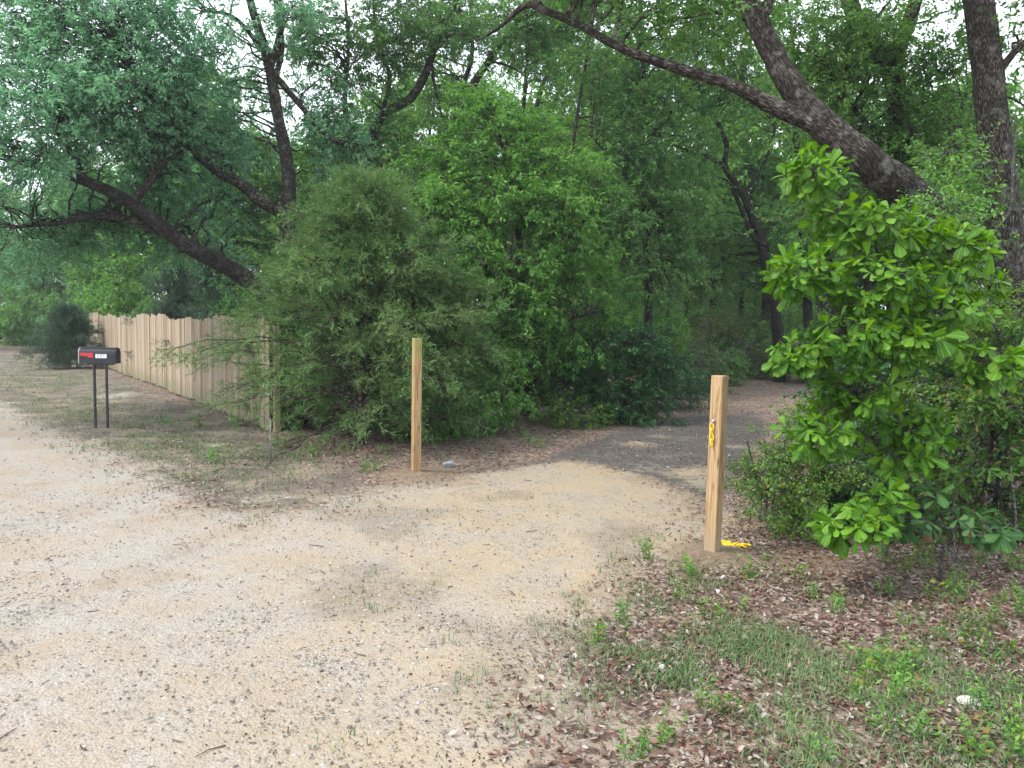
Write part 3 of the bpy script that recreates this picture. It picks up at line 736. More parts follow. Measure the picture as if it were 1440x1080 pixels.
# slender leaning stems
for i, (px, d, pts, r0, lb) in enumerate([
    (705, 20, [(712, 420, 20, .07), (725, 260, 20, .06), (738, 130, 20, .055), (741, 60, 20, .04), (735, -60, 20, .02)], .08, 'straight slender tree with dark stem in the gap above the understorey crown'),
    (725, 21, [(722, 420, 21, .08), (735, 250, 21, .07), (760, 130, 21, .06), (790, 62, 21, .05), (815, -20, 21, .03)], .09, 'slender dark tree leaning right just beside the straightest stem'),
    (740, 22, [(735, 420, 22, .08), (750, 240, 22, .07), (785, 130, 22, .06), (825, 55, 22, .045), (850, -40, 22, .03)], .09, 'slender tree with the most slanted dark stem against the sky gap'),
    (770, 19, [(780, 430, 19, .05), (800, 250, 19, .045), (815, 140, 19, .04), (828, 60, 19, .03), (835, -60, 19, .015)], .055, 'thin whip of a tree right of the slanted stems')]):
    tree('slender_tree', lb, 'tree', base_at(px, d), [TB(px, d, pts, r0)],
         [lobe(pts[3][0], 95, d, 40, 45, 1, 7), lobe(pts[4][0], -20, d, 70, 60, 1.2, 9), lobe(pts[2][0] + 20, 190, d + .5, 40, 45, 1, 7)], 20 + i, 'oak', 'bark_dark', group='slender leaning trees behind the understorey oak', trunk_k=8, leaf=.10, lw=.042, per=11)
# rounded understorey oak in the middle, down to its skirts
tree('understorey_oak', 'leafy light green oak with a rounded crown reaching nearly to the ground behind the posts', 'tree', base_at(742, 13.2),
     [TB(742, 13.2, [(742, 540, 13.2, .07), (738, 450, 13.1, .065), (730, 340, 13, .055), (715, 250, 12.9, .04), (700, 170, 12.8, .02)], .08),
      LB([(738, 450, 13.1, .05), (690, 390, 12.7, .04), (640, 340, 12.4, .03), (600, 310, 12.2, .015)]),
      LB([(736, 420, 13.1, .05), (790, 350, 12.9, .04), (830, 300, 12.8, .02)]),
      LB([(741, 520, 13.2, .04), (700, 500, 12.6, .03), (650, 500, 12.1, .015)]),
      LB([(740, 480, 13.1, .04), (800, 450, 12.7, .025), (840, 440, 12.5, .012)])],
     [lobe(620, 235, 12.7, 70, 45, .8, 20), lobe(700, 185, 12.8, 75, 40, .8, 20), lobe(780, 245, 13, 75, 50, .9, 20), lobe(640, 305, 12.2, 80, 40, .7, 24), lobe(740, 300, 12.4, 90, 45, .8, 24), lobe(590, 350, 12.5, 50, 60, .6, 15),
      lobe(690, 375, 12.0, 80, 30, .6, 20), lobe(800, 350, 12.7, 70, 45, .7, 18), lobe(680, 425, 12, 70, 25, .6, 16), lobe(760, 415, 12.3, 80, 28, .6, 18), lobe(640, 480, 12.4, 60, 30, .6, 12), lobe(790, 480, 12.6, 60, 26, .5, 12),
      lobe(720, 490, 12.3, 60, 25, .5, 12), lobe(835, 420, 13.2, 40, 40, .6, 10), lobe(660, 140, 13.2, 50, 25, .6, 9)],
     30, 'oak_light', 'bark_dark', leaf=.09, lw=.028, per=14, sub=.5, twl=.24, droop=.35)
# low bright branch sprays right of the left post
tree('oak_shrub', 'low bright leafy oak sprout with sprays hanging over the leaf litter by the stones', 'shrub', base_at(690, 11.4),
     [TB(690, 11.4, [(688, 590, 11.4, .02), (680, 560, 11.3, .015), (660, 545, 11.1, .01)], .025), LB([(688, 590, 11.4, .015), (705, 560, 11.2, .012), (725, 545, 11.0, .008)]), LB([(688, 592, 11.4, .015), (650, 580, 11, .01), (625, 585, 10.8, .006)])],
     [lobe(690, 552, 11, 45, 20, .4, 6), lobe(645, 560, 10.9, 40, 25, .4, 5), lobe(660, 595, 10.9, 40, 14, .3, 4), lobe(720, 560, 11.2, 26, 18, .3, 3)], 31, 'oak_light', 'bark_grey', trunk_k=6, leaf=.085, lw=.032, per=10, sub=.3, twl=.2, droop=.4)
# dark rounded shrub
tree('evergreen_shrub', 'dense dark green rounded shrub at the bend of the driveway', 'shrub', base_at(865, 13.4),
     [TB(865 + dx, 13.4, [(865 + dx * 2, 575, 13.3, .03), (865 + dx * 4, 520, 13.2, .02), (865 + dx * 5, 480, 13.1, .01)], .035) for dx in (-12, 0, 13)],
     [lobe(820, 500, 13, 45, 35, .6, 15), lobe(880, 485, 12.9, 55, 30, .6, 18), lobe(920, 505, 13.1, 35, 40, .6, 12), lobe(860, 540, 12.9, 70, 28, .6, 16), lobe(800, 560, 13, 35, 25, .5, 8), lobe(900, 570, 12.9, 50, 22, .5, 10), lobe(845, 585, 12.8, 50, 14, .4, 8)],
     32, 'shrub_dark', 'bark_dark', trunk_k=7, leaf=.06, lw=.03, per=16, sub=.35, twl=.2, flat=.35)
# tree with thin straight trunk in the middle distance
tree('oak_tree', 'tall oak with a thin straight dark trunk beyond the dark rounded shrub', 'tree', base_at(910, 17),
     [TB(910, 17, [(912, 420, 17, .10), (908, 300, 17, .09), (902, 200, 17, .08), (905, 100, 17, .06), (900, -20, 17, .04), (895, -150, 17, .02)], .12),
      LB([(906, 280, 17, .05), (860, 225, 16.5, .03), (830, 190, 16.2, .015)]), LB([(903, 210, 17, .05), (950, 150, 16.6, .03), (985, 110, 16.2, .015)]), LB([(908, 330, 17, .05), (950, 290, 16.8, .03), (975, 280, 16.5, .015)]),
      LB([(910, 390, 17, .05), (860, 330, 16.4, .03), (835, 310, 16, .015)])],
     [lobe(860, 130, 16.2, 60, 50, .9, 17), lobe(905, 205, 16.4, 50, 50, .8, 16), lobe(850, 220, 16, 40, 40, .8, 13), lobe(945, 130, 16.4, 45, 50, .9, 13), lobe(855, 300, 15.8, 55, 50, .8, 18), lobe(940, 300, 16.4, 50, 45, .8, 15), lobe(960, 220, 16.8, 35, 40, .7, 9),
      lobe(880, 50, 16.4, 60, 40, .9, 14), lobe(880, 385, 15.8, 60, 40, .7, 16), lobe(950, 380, 16.6, 50, 35, .7, 12), lobe(900, -80, 16.5, 150, 90, 1.5, 17), lobe(970, 40, 16, 50, 50, .9, 10)],
     33, 'oak_deep', 'bark_dark', trunk_k=10, leaf=.09, lw=.034)
# pair of dark trunks with limbs reaching up-left over the driveway
tree('oak_tree', 'dark oak with a black curved trunk whose limbs sweep up and left over the driveway', 'tree', base_at(1098, 20.5),
     [TB(1098, 20.5, [(1092, 450, 20.4, 0.143), (1080, 385, 20.3, 0.129), (1064, 325, 20.2, 0.109), (1045, 275, 20, 0.095), (1020, 235, 19.8, 0.082), (1022, 205, 19.7, 0.068), (1005, 165, 19.5, 0.054), (985, 130, 19.3, 0.041), (975, 60, 19, 0.020)], 0.170),
      LB([(1022, 238, 19.8, 0.068), (1000, 222, 19.6, 0.061), (970, 215, 19.4, 0.048), (930, 190, 19, 0.027), (900, 160, 18.6, 0.014)]),
      LB([(1078, 345, 20.2, 0.082), (1058, 330, 20.1, 0.068), (1030, 265, 20, 0.048), (1015, 250, 19.9, 0.034)]),
      LB([(1045, 275, 20, 0.054), (1075, 230, 20.2, 0.034), (1090, 180, 20.3, 0.020)])],
     [lobe(1000, 120, 19, 70, 40, 1, 18), lobe(955, 185, 18.8, 50, 30, 1, 9), lobe(1050, 150, 21, 50, 40, 1, 12), lobe(1010, 330, 21, 40, 40, .8, 10), lobe(1030, 385, 21.5, 45, 30, .8, 9), lobe(960, 90, 18.8, 60, 40, 1, 12),
      lobe(1030, 30, 18.5, 90, 60, 1.2, 22), lobe(1000, 255, 19.4, 30, 18, .6, 3), lobe(1095, 330, 22, 30, 30, .6, 6), lobe(1000, -120, 18, 200, 110, 2, 20), lobe(1055, 325, 21.5, 26, 26, .5, 5)],
     34, 'oak_deep', 'bark_black', leaf=.10, lw=.042)
tree('oak_tree', 'black upright trunk standing close right of the curved dark oak', 'tree', base_at(1140, 21.5),
     [TB(1140, 21.5, [(1136, 440, 21.5, 0.136), (1130, 360, 21.5, 0.122), (1128, 280, 21.5, 0.102), (1120, 190, 21.5, 0.075), (1116, 80, 21.3, 0.048), (1100, -60, 21, 0.027)], 0.156),
      LB([(1128, 290, 21.5, 0.061), (1118, 200, 21.4, 0.048), (1090, 165, 21.2, 0.027)]), LB([(1129, 330, 21.5, 0.054), (1160, 280, 21.5, 0.034), (1190, 240, 21.5, 0.020)])],
     [lobe(1100, 320, 21.2, 30, 30, .8, 7), lobe(1160, 290, 21.8, 50, 40, .9, 10), lobe(1130, 140, 22.5, 45, 50, 1, 12), lobe(1110, 40, 20.8, 70, 50, 1, 14), lobe(1190, 200, 22, 50, 60, 1, 12), lobe(1100, -90, 20.5, 160, 80, 2, 13), lobe(1140, 395, 21.2, 50, 26, .8, 9)],
     35, 'oak', 'bark_black', leaf=.10, lw=.042)
# the big leaning trunk on the right and its long limb
tree('leaning_oak', 'massive rough barked oak leaning up and left across the top of the driveway', 'tree', base_at(1462, 9.2),
     [TB(1462, 9.2, [(1458, 600, 9.2, .20), (1444, 490, 9.0, .195), (1405, 388, 8.3, .185), (1330, 312, 7.4, .17), (1235, 240, 6.9, 0.150), (1165, 183, 6.9, 0.138), (1115, 125, 6.95, 0.115), (1082, 65, 7, 0.102), (1050, 0, 7.05, 0.093), (1020, -90, 7.1, 0.077), (960, -260, 7.2, 0.045), (900, -420, 7.2, 0.019)], 0.217),
      LB([(1150, 178, 6.9, 0.077), (1085, 148, 6.9, 0.074), (1030, 120, 6.9, 0.054), (960, 98, 6.95, 0.048), (880, 70, 7.0, 0.042), (820, 38, 7.05, 0.035), (765, 14, 7.1, 0.032), (738, 8, 7.15, 0.029), (700, 40, 7.4, 0.016), (670, 58, 7.6, 0.010)]),
      LB([(765, 14, 7.1, 0.025), (730, -40, 7.1, 0.019), (680, -120, 7.0, 0.013)]),
      LB([(1070, 30, 7.0, 0.051), (1110, -60, 7.2, 0.039), (1180, -180, 7.6, 0.019)])],
     [lobe(980, -140, 7.2, 200, 70, 1.2, 17), lobe(760, -130, 7.1, 140, 60, 1, 8), lobe(1180, -160, 7.6, 160, 90, 1.2, 13), lobe(930, 20, 7.4, 50, 22, .4, 3), lobe(870, -20, 7.2, 70, 30, .6, 6), lobe(1000, 20, 8.4, 50, 30, .6, 6),
      lobe(1000, -330, 9.5, 260, 120, 2.2, 26), lobe(760, -300, 9, 220, 120, 2, 18), lobe(1180, -380, 9, 220, 120, 2, 20)],
     36, 'oak', 'bark', trunk_k=22, leaf=.085, lw=.034, per=12)
tree('oak_tree', 'straight rough trunk standing near the right edge behind the broad leaved sapling', 'tree', base_at(1448, 8.6),
     [TB(1448, 8.6, [(1440, 600, 8.6, .19), (1426, 440, 8.6, .18), (1410, 290, 8.6, .175), (1394, 150, 8.6, .165), (1376, 0, 8.6, .155), (1355, -160, 8.6, .13), (1330, -330, 8.6, .08), (1300, -500, 8.6, .04)], .22),
      LB([(1372, -40, 8.6, .07), (1420, -110, 8.6, .05), (1490, -190, 8.5, .03)]), LB([(1390, 120, 8.6, .05), (1440, 60, 8.4, .035), (1490, 40, 8.2, .02)])],
     [lobe(1330, -160, 8.4, 160, 90, 1.3, 13), lobe(1480, -120, 8.2, 110, 90, 1.2, 8), lobe(1450, 60, 8.9, 40, 50, .5, 5), lobe(1450, 210, 9.3, 40, 60, .4, 5)],
     37, 'oak', 'bark', trunk_k=20, leaf=.08, lw=.032, per=11)
tree('oak_tree', 'kinked oak trunk half hidden by leaves above and behind the leaning oak', 'tree', base_at(1300, 11.5),
     [TB(1300, 11.5, [(1298, 450, 11.5, .17), (1288, 330, 11.5, .165), (1272, 230, 11.5, .16), (1262, 140, 11.5, .15), (1258, 85, 11.4, .13), (1290, -10, 11.3, .09), (1300, -140, 11.2, .05)], .2),
      LB([(1262, 120, 11.5, .13), (1235, 72, 11.4, .13), (1208, 35, 11.3, .12), (1190, -15, 11.2, .11), (1165, -110, 11, .07), (1150, -240, 11, .03)]),
      LB([(1285, 300, 11.5, .06), (1330, 220, 11.3, .04), (1360, 130, 11, .02)]), LB([(1270, 220, 11.5, .06), (1215, 170, 11.2, .04), (1180, 120, 11, .02)])],
     [lobe(1190, 120, 11, 50, 50, .8, 15), lobe(1180, 215, 11.4, 35, 45, .6, 9), lobe(1240, 190, 11.0, 50, 45, .6, 13), lobe(1310, 120, 10.8, 60, 70, .8, 16), lobe(1330, 230, 10.8, 60, 60, .8, 17), lobe(1230, 30, 10.6, 60, 40, .8, 10), lobe(1140, 60, 11, 40, 50, .7, 9),
      lobe(1310, 20, 10.5, 60, 50, .8, 10), lobe(1350, 320, 10.4, 60, 50, .7, 13), lobe(1250, -120, 11, 180, 90, 1.6, 13), lobe(1260, 290, 11.4, 60, 40, .6, 10), lobe(1150, 290, 12.2, 35, 40, .6, 7)],
     38, 'oak', 'bark', trunk_k=16, leaf=.08, lw=.033)

# ------------------------------------------------------------------ cedars: feathery sprays of needles
def cedar(name, label, base, height, rad, seed, nbr, mat='cedar', lowbare=0.0, lean=(0, 0), group=None, squash=1.0, nl=1.0):
    g = np.random.default_rng(seed)
    e = thing(name, label, 'cedar', base, group)
    stem = np.array([[0, 0, -.1], [lean[0] * .3, lean[1] * .3, height * .35], [lean[0] * .7, lean[1] * .7, height * .7], [lean[0], lean[1], height]])
    C = catmull(np.hstack([stem, np.array([[.07], [.055], [.03], [.008]]) * height / 3.6]), 8)
    v, f, uv = limb_tube(C[:, :3], C[:, 3], 9)
    link('trunk', raw_mesh('trunk', v, f, M['bark_red'], uv, True), e)
    t = g.uniform(0.02, 0.97, nbr) ** 0.9
    q = t * (len(C) - 1); i0 = np.minimum(q.astype(int), len(C) - 2); fr = (q - i0)[:, None]
    o = C[i0, :3] * (1 - fr) + C[i0 + 1, :3] * fr
    az = g.uniform(0, 2 * np.pi, nbr)
    prof = np.where(t < 0.25, 0.72 + 1.1 * t, 1.0 * (1 - ((t - 0.25) / 0.75) ** 1.25) + 0.06)
    L = rad * prof * (0.42 + .95 * g.uniform(0, 1, nbr) ** 1.3) * (.48 + 1.05 * vnoise(az * 1.6, t * 7.5, seed))
    el = R(18) + t * R(38) + g.normal(0, .18, nbr)
    d = np.stack([np.cos(az) * np.cos(el), squash * np.sin(az) * np.cos(el), np.sin(el)], 1)
    m = 8; tt = np.linspace(0, 1, m)[None, :, None]
    Pb = o[:, None] + d[:, None] * (L[:, None, None] * tt) + np.array([0, 0, -1.0]) * (0.30 * L[:, None, None] * tt ** 2)
    Pb[:, 1:] += g.normal(0, .018, (nbr, m - 1, 3))
    Rb = (0.005 + 0.008 * L[:, None] / rad) * (1 - .8 * tt[..., 0]) + .0015
    BV, BF, BU = [], [], []; bo = 0
    v, f, uv = tubes(Pb, Rb, 5); BV.append(v); BF.append(f); BU.append(uv); bo = len(v)
    # side sprays
    ns = 11
    ts = g.uniform(0.25, 1.0, (nbr, ns)); ts[:, 0] = 0.99
    q = ts * (m - 1); i0 = np.minimum(q.astype(int), m - 2); fr = (q - i0)[..., None]; rows = np.arange(nbr)[:, None]
    so = (Pb[rows, i0] * (1 - fr) + Pb[rows, i0 + 1] * fr).reshape(-1, 3)
    sdr = norm(Pb[rows, i0 + 1] - Pb[rows, i0]).reshape(-1, 3)
    rv = g.normal(0, 1, sdr.shape); rv[:, 2] *= .45
    sdr = norm(sdr * .9 + norm(rv) * .75 + np.array([0, 0, .12]))
    sl = g.uniform(.22, .52, len(so)) * min(1.0, rad / 1.2)
    t4 = np.linspace(0, 1, 4)[None, :, None]
    SP = so[:, None] + sdr[:, None] * (sl[:, None, None] * t4) + np.array([0, 0, -1.0]) * (.2 * sl[:, None, None] * t4 ** 2)
    v, f, uv = tubes(SP, .0032 * (1 - .7 * t4[..., 0]) * np.ones((len(so), 1)), 3); BV.append(v); BF.append(f + bo); BU.append(uv); bo += len(v)
    link('branches', raw_mesh('branches', np.vstack(BV), np.vstack(BF), M['bark_red'], np.vstack(BU), True), e)
    # twiglets: fine forked shoots
    keep = np.ones(len(so), bool)
    if lowbare > 0: keep = g.uniform(0, 1, len(so)) > lowbare * np.clip(1 - so[:, 2] / (height * .28), 0, 1)
    so, sdr, SP, sl = so[keep], sdr[keep], SP[keep], sl[keep]
    nt_ = int(9 * nl)
    tw = g.uniform(.1, 1, (len(so), nt_)); q = tw * 3; i0 = np.minimum(q.astype(int), 2); fr = (q - i0)[..., None]; rows = np.arange(len(so))[:, None]
    to = (SP[rows, i0] * (1 - fr) + SP[rows, i0 + 1] * fr).reshape(-1, 3)
    td = np.repeat(norm(SP[:, -1] - SP[:, 0]), nt_, 0)
    rv = g.normal(0, 1, td.shape); td = norm(td * .9 + norm(rv) * .65 + np.array([0, 0, .05])); tl = g.uniform(.07, .17, len(to))
    V, Fq = leaves_on(to, td, tl, 5, .060, .0105, 0.0, 1.0, .38, g)
    # the shoot itself
    s = norm(np.cross(td, g.normal(0, 1, td.shape))) * .0035
    A = np.stack([to - s, to + s, to + td * tl[:, None] + s * .3, to + td * tl[:, None] - s * .3], 1).reshape(-1, 3)
    Fq = np.vstack([Fq, np.arange(len(A)).reshape(-1, 4) + len(V)]); V = np.vstack([V, A])
    link('needles', raw_mesh('needles', V, Fq, M[mat]), e)
    global NLEAF; NLEAF += len(Fq)
    return e

cedar('cedar_tree', 'broad feathery cedar bushing over the near end of the fence beside the post', base_at(508, 10.3), 3.45, 1.62, 41, 330, lowbare=.55)
cedar('cedar_tree', 'smaller feathery cedar crowding the fence end in front of the leaning oak', base_at(425, 12.0), 2.7, 1.0, 42, 190, lowbare=.4)
cedar('cedar_tree', 'grey green low cedar right behind the left wooden post', base_at(604, 10.9), 2.3, 1.2, 43, 180, lowbare=.6)
cedar('cedar_tree', 'tall dull cedar behind the fence between the oak limbs', base_at(310, 17.2), 3.1, 1.1, 44, 150, 'cedar_dark', nl=.7)
cedar('cedar_tree', 'squat dark cedar growing against the far corner of the fence beyond the mailbox', base_at(98, 23.5), 1.75, 1.05, 45, 130, 'cedar_dark', nl=.9)
cedar('cedar_tree', 'dark cedar standing behind the middle of the fence', base_at(250, 20.5), 3.0, 1.1, 46, 120, 'cedar_dark', nl=.7)

# ------------------------------------------------------------------ right hand thicket
def obovate(l, w, lob, g):
    """one broad spatula leaf along +X, shallow lobes at the tip; verts, quads"""
    prof = [(0.0, .025), (.10, .05), (.28, .18), (.5, .34), (.68, .46), (.80, .50), (.90, .43 + .05 * lob), (1.0, .20)]
    V = []
    cup = g.uniform(.10, .35); arch = g.uniform(.10, .38)
    for i, (t, h) in enumerate(prof):
        x = t * l; y = h * w; z = -arch * l * t * t
        dx = (-.05 * l if i == 7 else (.03 * l if i == 6 else 0)) * lob
        V += [(x + dx * 1.0, -y, z + cup * y), (x + (0.02 * l if i == 7 else 0), 0, z), (x + dx * 1.0, y, z + cup * y)]
    F = []
    for i in range(len(prof) - 1):
        a = i * 3; F += [(a, a + 3, a + 4, a + 1), (a + 1, a + 4, a + 5, a + 2)]
    return np.array(V), np.array(F)

def whorls(cent, dirs, g, size=(.11, .17), per=(5, 8), wr=.5):
    VV, FF = [], []; o = 0
    for c, d in zip(cent, dirs):
        n = g.integers(*per)
        d = d / np.linalg.norm(d)
        u = np.cross(d, [0, 0, 1.0]); u = u / max(1e-6, np.linalg.norm(u)); w = np.cross(u, d)
        a0 = g.uniform(0, 6.28); wsz = g.uniform(.6, 1.25)
        for k in range(n):
            a = a0 + k * 2 * np.pi / n + g.normal(0, .3)
            tilt = g.uniform(.35, 1.6)
            x = d * math.cos(tilt) + (u * math.cos(a) + w * math.sin(a)) * math.sin(tilt) + np.array([0, 0, -.30])
            x = x / np.linalg.norm(x)
            up = np.array([0, 0, 1.0]) * .8 + d * .5 + g.normal(0, .42, 3)
            y = np.cross(up, x); y = y / np.linalg.norm(y); z = np.cross(x, y)
            l = g.uniform(*size) * wsz; V, F = obovate(l, l * wr * g.uniform(.85, 1.15), g.uniform(.3, 1), g)
            P = c + d * g.uniform(-.035, .01) + V[:, :1] * x + V[:, 1:2] * y + V[:, 2:3] * z
            VV.append(P); FF.append(F + o); o += len(P)
    n = sum(len(v) for v in VV) // 3
    return np.vstack(VV), np.vstack(FF), np.tile([0.0, 1.0, 0.0], n)

def sapling(label, base, stems, clusters, seed, mat='sap', size=(.11, .17), name='oak_sapling', per=(5, 8), wr=.5, bark='bark_grey'):
    """clusters: (px,py,d,rx,ry,rz,n) clumps of leaf whorls"""
    g = np.random.default_rng(seed)
    e = thing(name, label, 'sapling', base)
    b = np.array(base); TV, TF, TU, nodes = [], [], [], []; to = 0
    for L in stems:
        P = np.array([p for p, r in L]); r = np.array([x for p, x in L]); C = catmull(np.hstack([P, r[:, None]]), 7)
        v, f, uv = limb_tube(C[:, :3], np.maximum(C[:, 3], .003), 8); TV.append(v); TF.append(f + to); TU.append(uv); to += len(v); nodes.append(C[:, :3])
    nodes = np.vstack(nodes)
    link('trunk', raw_mesh('trunk', np.vstack(TV) - b, np.vstack(TF), M[bark], np.vstack(TU), True), e)
    cent, dirs, BP = [], [], []
    for cx, cy, d, rx, ry, rz, n in clusters:
        c, ax, _ = lobe(cx, cy, d, rx, ry, rz, 0)
        u = norm(g.normal(0, 1, (n, 3))) * (g.uniform(.2, 1, (n, 1)) ** .5)
        tips = c + u @ ax
        dd = np.linalg.norm(tips[:, None] - nodes[None], axis=2) + .5 * np.clip(nodes[None, :, 2] - tips[:, None, 2] + .1, 0, None)
        # a leafing branch per clump, its twigs to the whorls
        k0 = np.linalg.norm(c - nodes, axis=1).argmin()
        hub = c * .8 + nodes[k0] * .2
        BP.append((nodes[k0], hub, .006))
        for i in range(n):
            src = hub if np.linalg.norm(tips[i] - hub) < dd[i].min() else nodes[dd[i].argmin()]
            BP.append((src, tips[i], .0032)); dv = tips[i] - src
            cent.append(tips[i]); dirs.append(dv / max(1e-6, np.linalg.norm(dv)) + np.array([0, -.15, .15]) + g.normal(0, .2, 3))
    A = np.array([x[0] for x in BP]); B = np.array([x[1] for x in BP]); rr = np.array([x[2] for x in BP])
    t4 = np.linspace(0, 1, 5)[None, :, None]
    ln = np.linalg.norm(B - A, axis=1)[:, None, None]
    PP = A[:, None] * (1 - t4) + B[:, None] * t4 + np.array([0, 0, 1.0]) * (.35 * ln * t4 * (1 - t4))
    PP[:, 1:-1] += g.normal(0, .012, (len(A), 3, 3))
    v, f, uv = tubes(PP, rr[:, None] * (1.3 - .6 * t4[..., 0]), 4)
    link('branches', raw_mesh('branches', v - b, f, M[bark], uv, True), e)
    v, f, rib = whorls(cent, dirs, g, size, per, wr)
    link('leaves', raw_mesh('leaves', v - b, f, M[mat], attrs={'rib': rib}), e)
    return e

bs = base_at(1262, 5.6)
sapling('bright green broad leaved oak sapling standing beside the right post at the thicket edge', bs,
        [TB(1262, 5.6, [(1258, 720, 5.55, .02), (1262, 620, 5.5, .018), (1255, 500, 5.4, .016), (1245, 400, 5.3, .012), (1215, 310, 5.2, .008), (1150, 250, 5.1, .005)], .024),
         LB([(1262, 560, 5.45, .010), (1200, 480, 5.2, .008), (1130, 400, 5.0, .006), (1095, 380, 4.95, .004)]),
         LB([(1258, 520, 5.4, .010), (1320, 430, 5.3, .008), (1370, 370, 5.2, .005)]),
         LB([(1260, 640, 5.5, .010), (1180, 590, 5.2, .007), (1130, 600, 5.0, .004)]),
         LB([(1258, 730, 5.5, .010), (1215, 740, 5.1, .007), (1180, 735, 4.9, .004)])],
        [(1140, 245, 5.1, 45, 30, .25, 31), (1240, 320, 5.1, 75, 35, .3, 66), (1330, 350, 5.15, 60, 40, .3, 57), (1130, 380, 4.95, 50, 35, .3, 49), (1230, 400, 5.05, 70, 40, .35, 74), (1330, 430, 5.1, 50, 35, .3, 40),
         (1190, 470, 5.0, 75, 35, .3, 66), (1120, 500, 4.95, 40, 25, .25, 28), (1280, 480, 5.0, 60, 35, .3, 53), (1395, 510, 4.9, 40, 28, .25, 34), (1210, 545, 5.1, 65, 35, .3, 46), (1290, 600, 5.1, 40, 35, .25, 34), (1150, 610, 4.95, 45, 30, .25, 36),
         (1180, 570, 5.2, 35, 30, .2, 22), (1200, 735, 4.75, 50, 26, .22, 53), (1245, 700, 4.9, 30, 22, .2, 18), (1270, 640, 5.1, 30, 25, .2, 16), (1170, 300, 5.2, 40, 25, .2, 22),
         (1375, 395, 5.3, 40, 30, .3, 12), (1240, 590, 5.3, 60, 40, .3, 16)],
        51, size=(.065, .125))
sapling('dull dark leaved young tree with thin pale stem and some browning leaves', base_at(1344, 5.0),
        [TB(1344, 5.0, [(1343, 790, 5.0, .010), (1340, 730, 5.0, .008), (1342, 680, 5.0, .006)], .011), LB([(1342, 745, 5.0, .006), (1290, 730, 4.95, .004), (1240, 725, 4.9, .003)]), LB([(1342, 740, 5.0, .006), (1400, 755, 4.95, .004), (1450, 750, 4.9, .003)]),
         LB([(1341, 720, 5.0, .005), (1310, 700, 5.0, .003), (1285, 702, 5.0, .002)])],
        [(1290, 735, 4.95, 50, 16, .25, 12), (1390, 745, 4.95, 50, 20, .25, 14), (1320, 700, 5.0, 40, 16, .2, 8), (1350, 730, 4.95, 30, 20, .2, 8), (1420, 735, 5.1, 30, 25, .2, 7)], 52, 'bush_dull', (.07, .11), 'young_tree', (4, 6), .52)
sapling('leafy shoots on a stout brown stem deep in the right hand thicket', base_at(1392, 6.0),
        [TB(1392, 6.0, [(1392, 660, 6, .016), (1396, 600, 6, .015), (1400, 520, 6, .010)], .02), LB([(1395, 640, 6, .008), (1370, 600, 5.8, .005)]), LB([(1395, 620, 6, .008), (1425, 590, 5.8, .005)])],
        [(1370, 660, 5.7, 35, 40, .3, 8), (1420, 640, 5.7, 30, 60, .3, 9), (1330, 660, 5.9, 30, 30, .3, 6), (1400, 560, 5.8, 50, 22, .3, 9)], 53, 'shrub_fresh', (.07, .11), 'young_tree', (4, 6), .42, 'bark_red')

# shrubs of the thicket, each a plant of its own
tree('thicket_shrub', 'shadowy dark green shrub filling the thicket behind the bright sapling', 'shrub', base_at(1290, 7.6),
     [TB(1290 + dx, 7.6, [(1290 + dx * 2, 600, 7.5, .02), (1290 + dx * 3, 450, 7.4, .012), (1290 + dx * 3.6, 360, 7.3, .006)], .025) for dx in (-22, -8, 8, 24)],
     [lobe(1200, 560, 7.2, 70, 60, .4, 13), lobe(1290, 500, 7.4, 80, 60, .4, 14), lobe(1370, 500, 7.5, 60, 50, .4, 12), lobe(1240, 650, 7.2, 70, 50, .4, 14), lobe(1340, 620, 7.3, 80, 60, .4, 16), lobe(1290, 390, 7.4, 70, 50, .4, 9), lobe(1200, 440, 7.6, 50, 50, .4, 6)],
     61, 'shrub_dark', 'bark_dark', trunk_k=7, leaf=.055, lw=.024, per=13, sub=.3, twl=.18)
tree('thicket_shrub', 'fresh leaved bush crowding the right edge under the straight trunk', 'shrub', base_at(1425, 6.3),
     [TB(1425 + dx, 6.3, [(1425 + dx * 2, 650, 6.3, .014), (1425 + dx * 3, 560, 6.2, .008)], .018) for dx in (-10, 5, 18)],
     [lobe(1380, 565, 6.1, 50, 20, .3, 10), lobe(1430, 600, 6.0, 40, 40, .3, 10), lobe(1370, 470, 6.2, 60, 35, .3, 10), lobe(1350, 345, 6.3, 40, 25, .25, 5), lobe(1300, 690, 6.2, 50, 50, .3, 10), lobe(1420, 500, 6.2, 50, 40, .3, 9), lobe(1390, 720, 6.2, 70, 30, .3, 9), lobe(1460, 680, 6.1, 50, 60, .4, 9), lobe(1310, 560, 6.4, 40, 25, .3, 4)],
     62, 'shrub_fresh', 'bark_grey', trunk_k=6, leaf=.05, lw=.02, per=11, sub=.26, twl=.15)
tree('blueberry_shrub', 'small leaved yellow green bush at the driveway edge right of the post', 'shrub', base_at(1095, 6.5),
     [TB(1095 + dx, 6.5, [(1095 + dx * 1.8, 680, 6.4, .008), (1095 + dx * 2.8, 620, 6.3, .005)], .01) for dx in (-16, -7, 3, 12, 22)],
     [lobe(1070, 660, 6.3, 30, 45, .3, 8), lobe(1110, 630, 6.4, 45, 45, .3, 9), lobe(1095, 700, 6.1, 50, 26, .3, 9), lobe(1150, 660, 6.2, 35, 40, .3, 8), lobe(1120, 730, 6.0, 40, 14, .25, 5), lobe(1130, 590, 6.6, 40, 30, .3, 5)],
     63, 'shrub_fresh', 'bark_grey', trunk_k=6, leaf=.034, lw=.015, per=13, sub=.2, twl=.13, flat=.8)
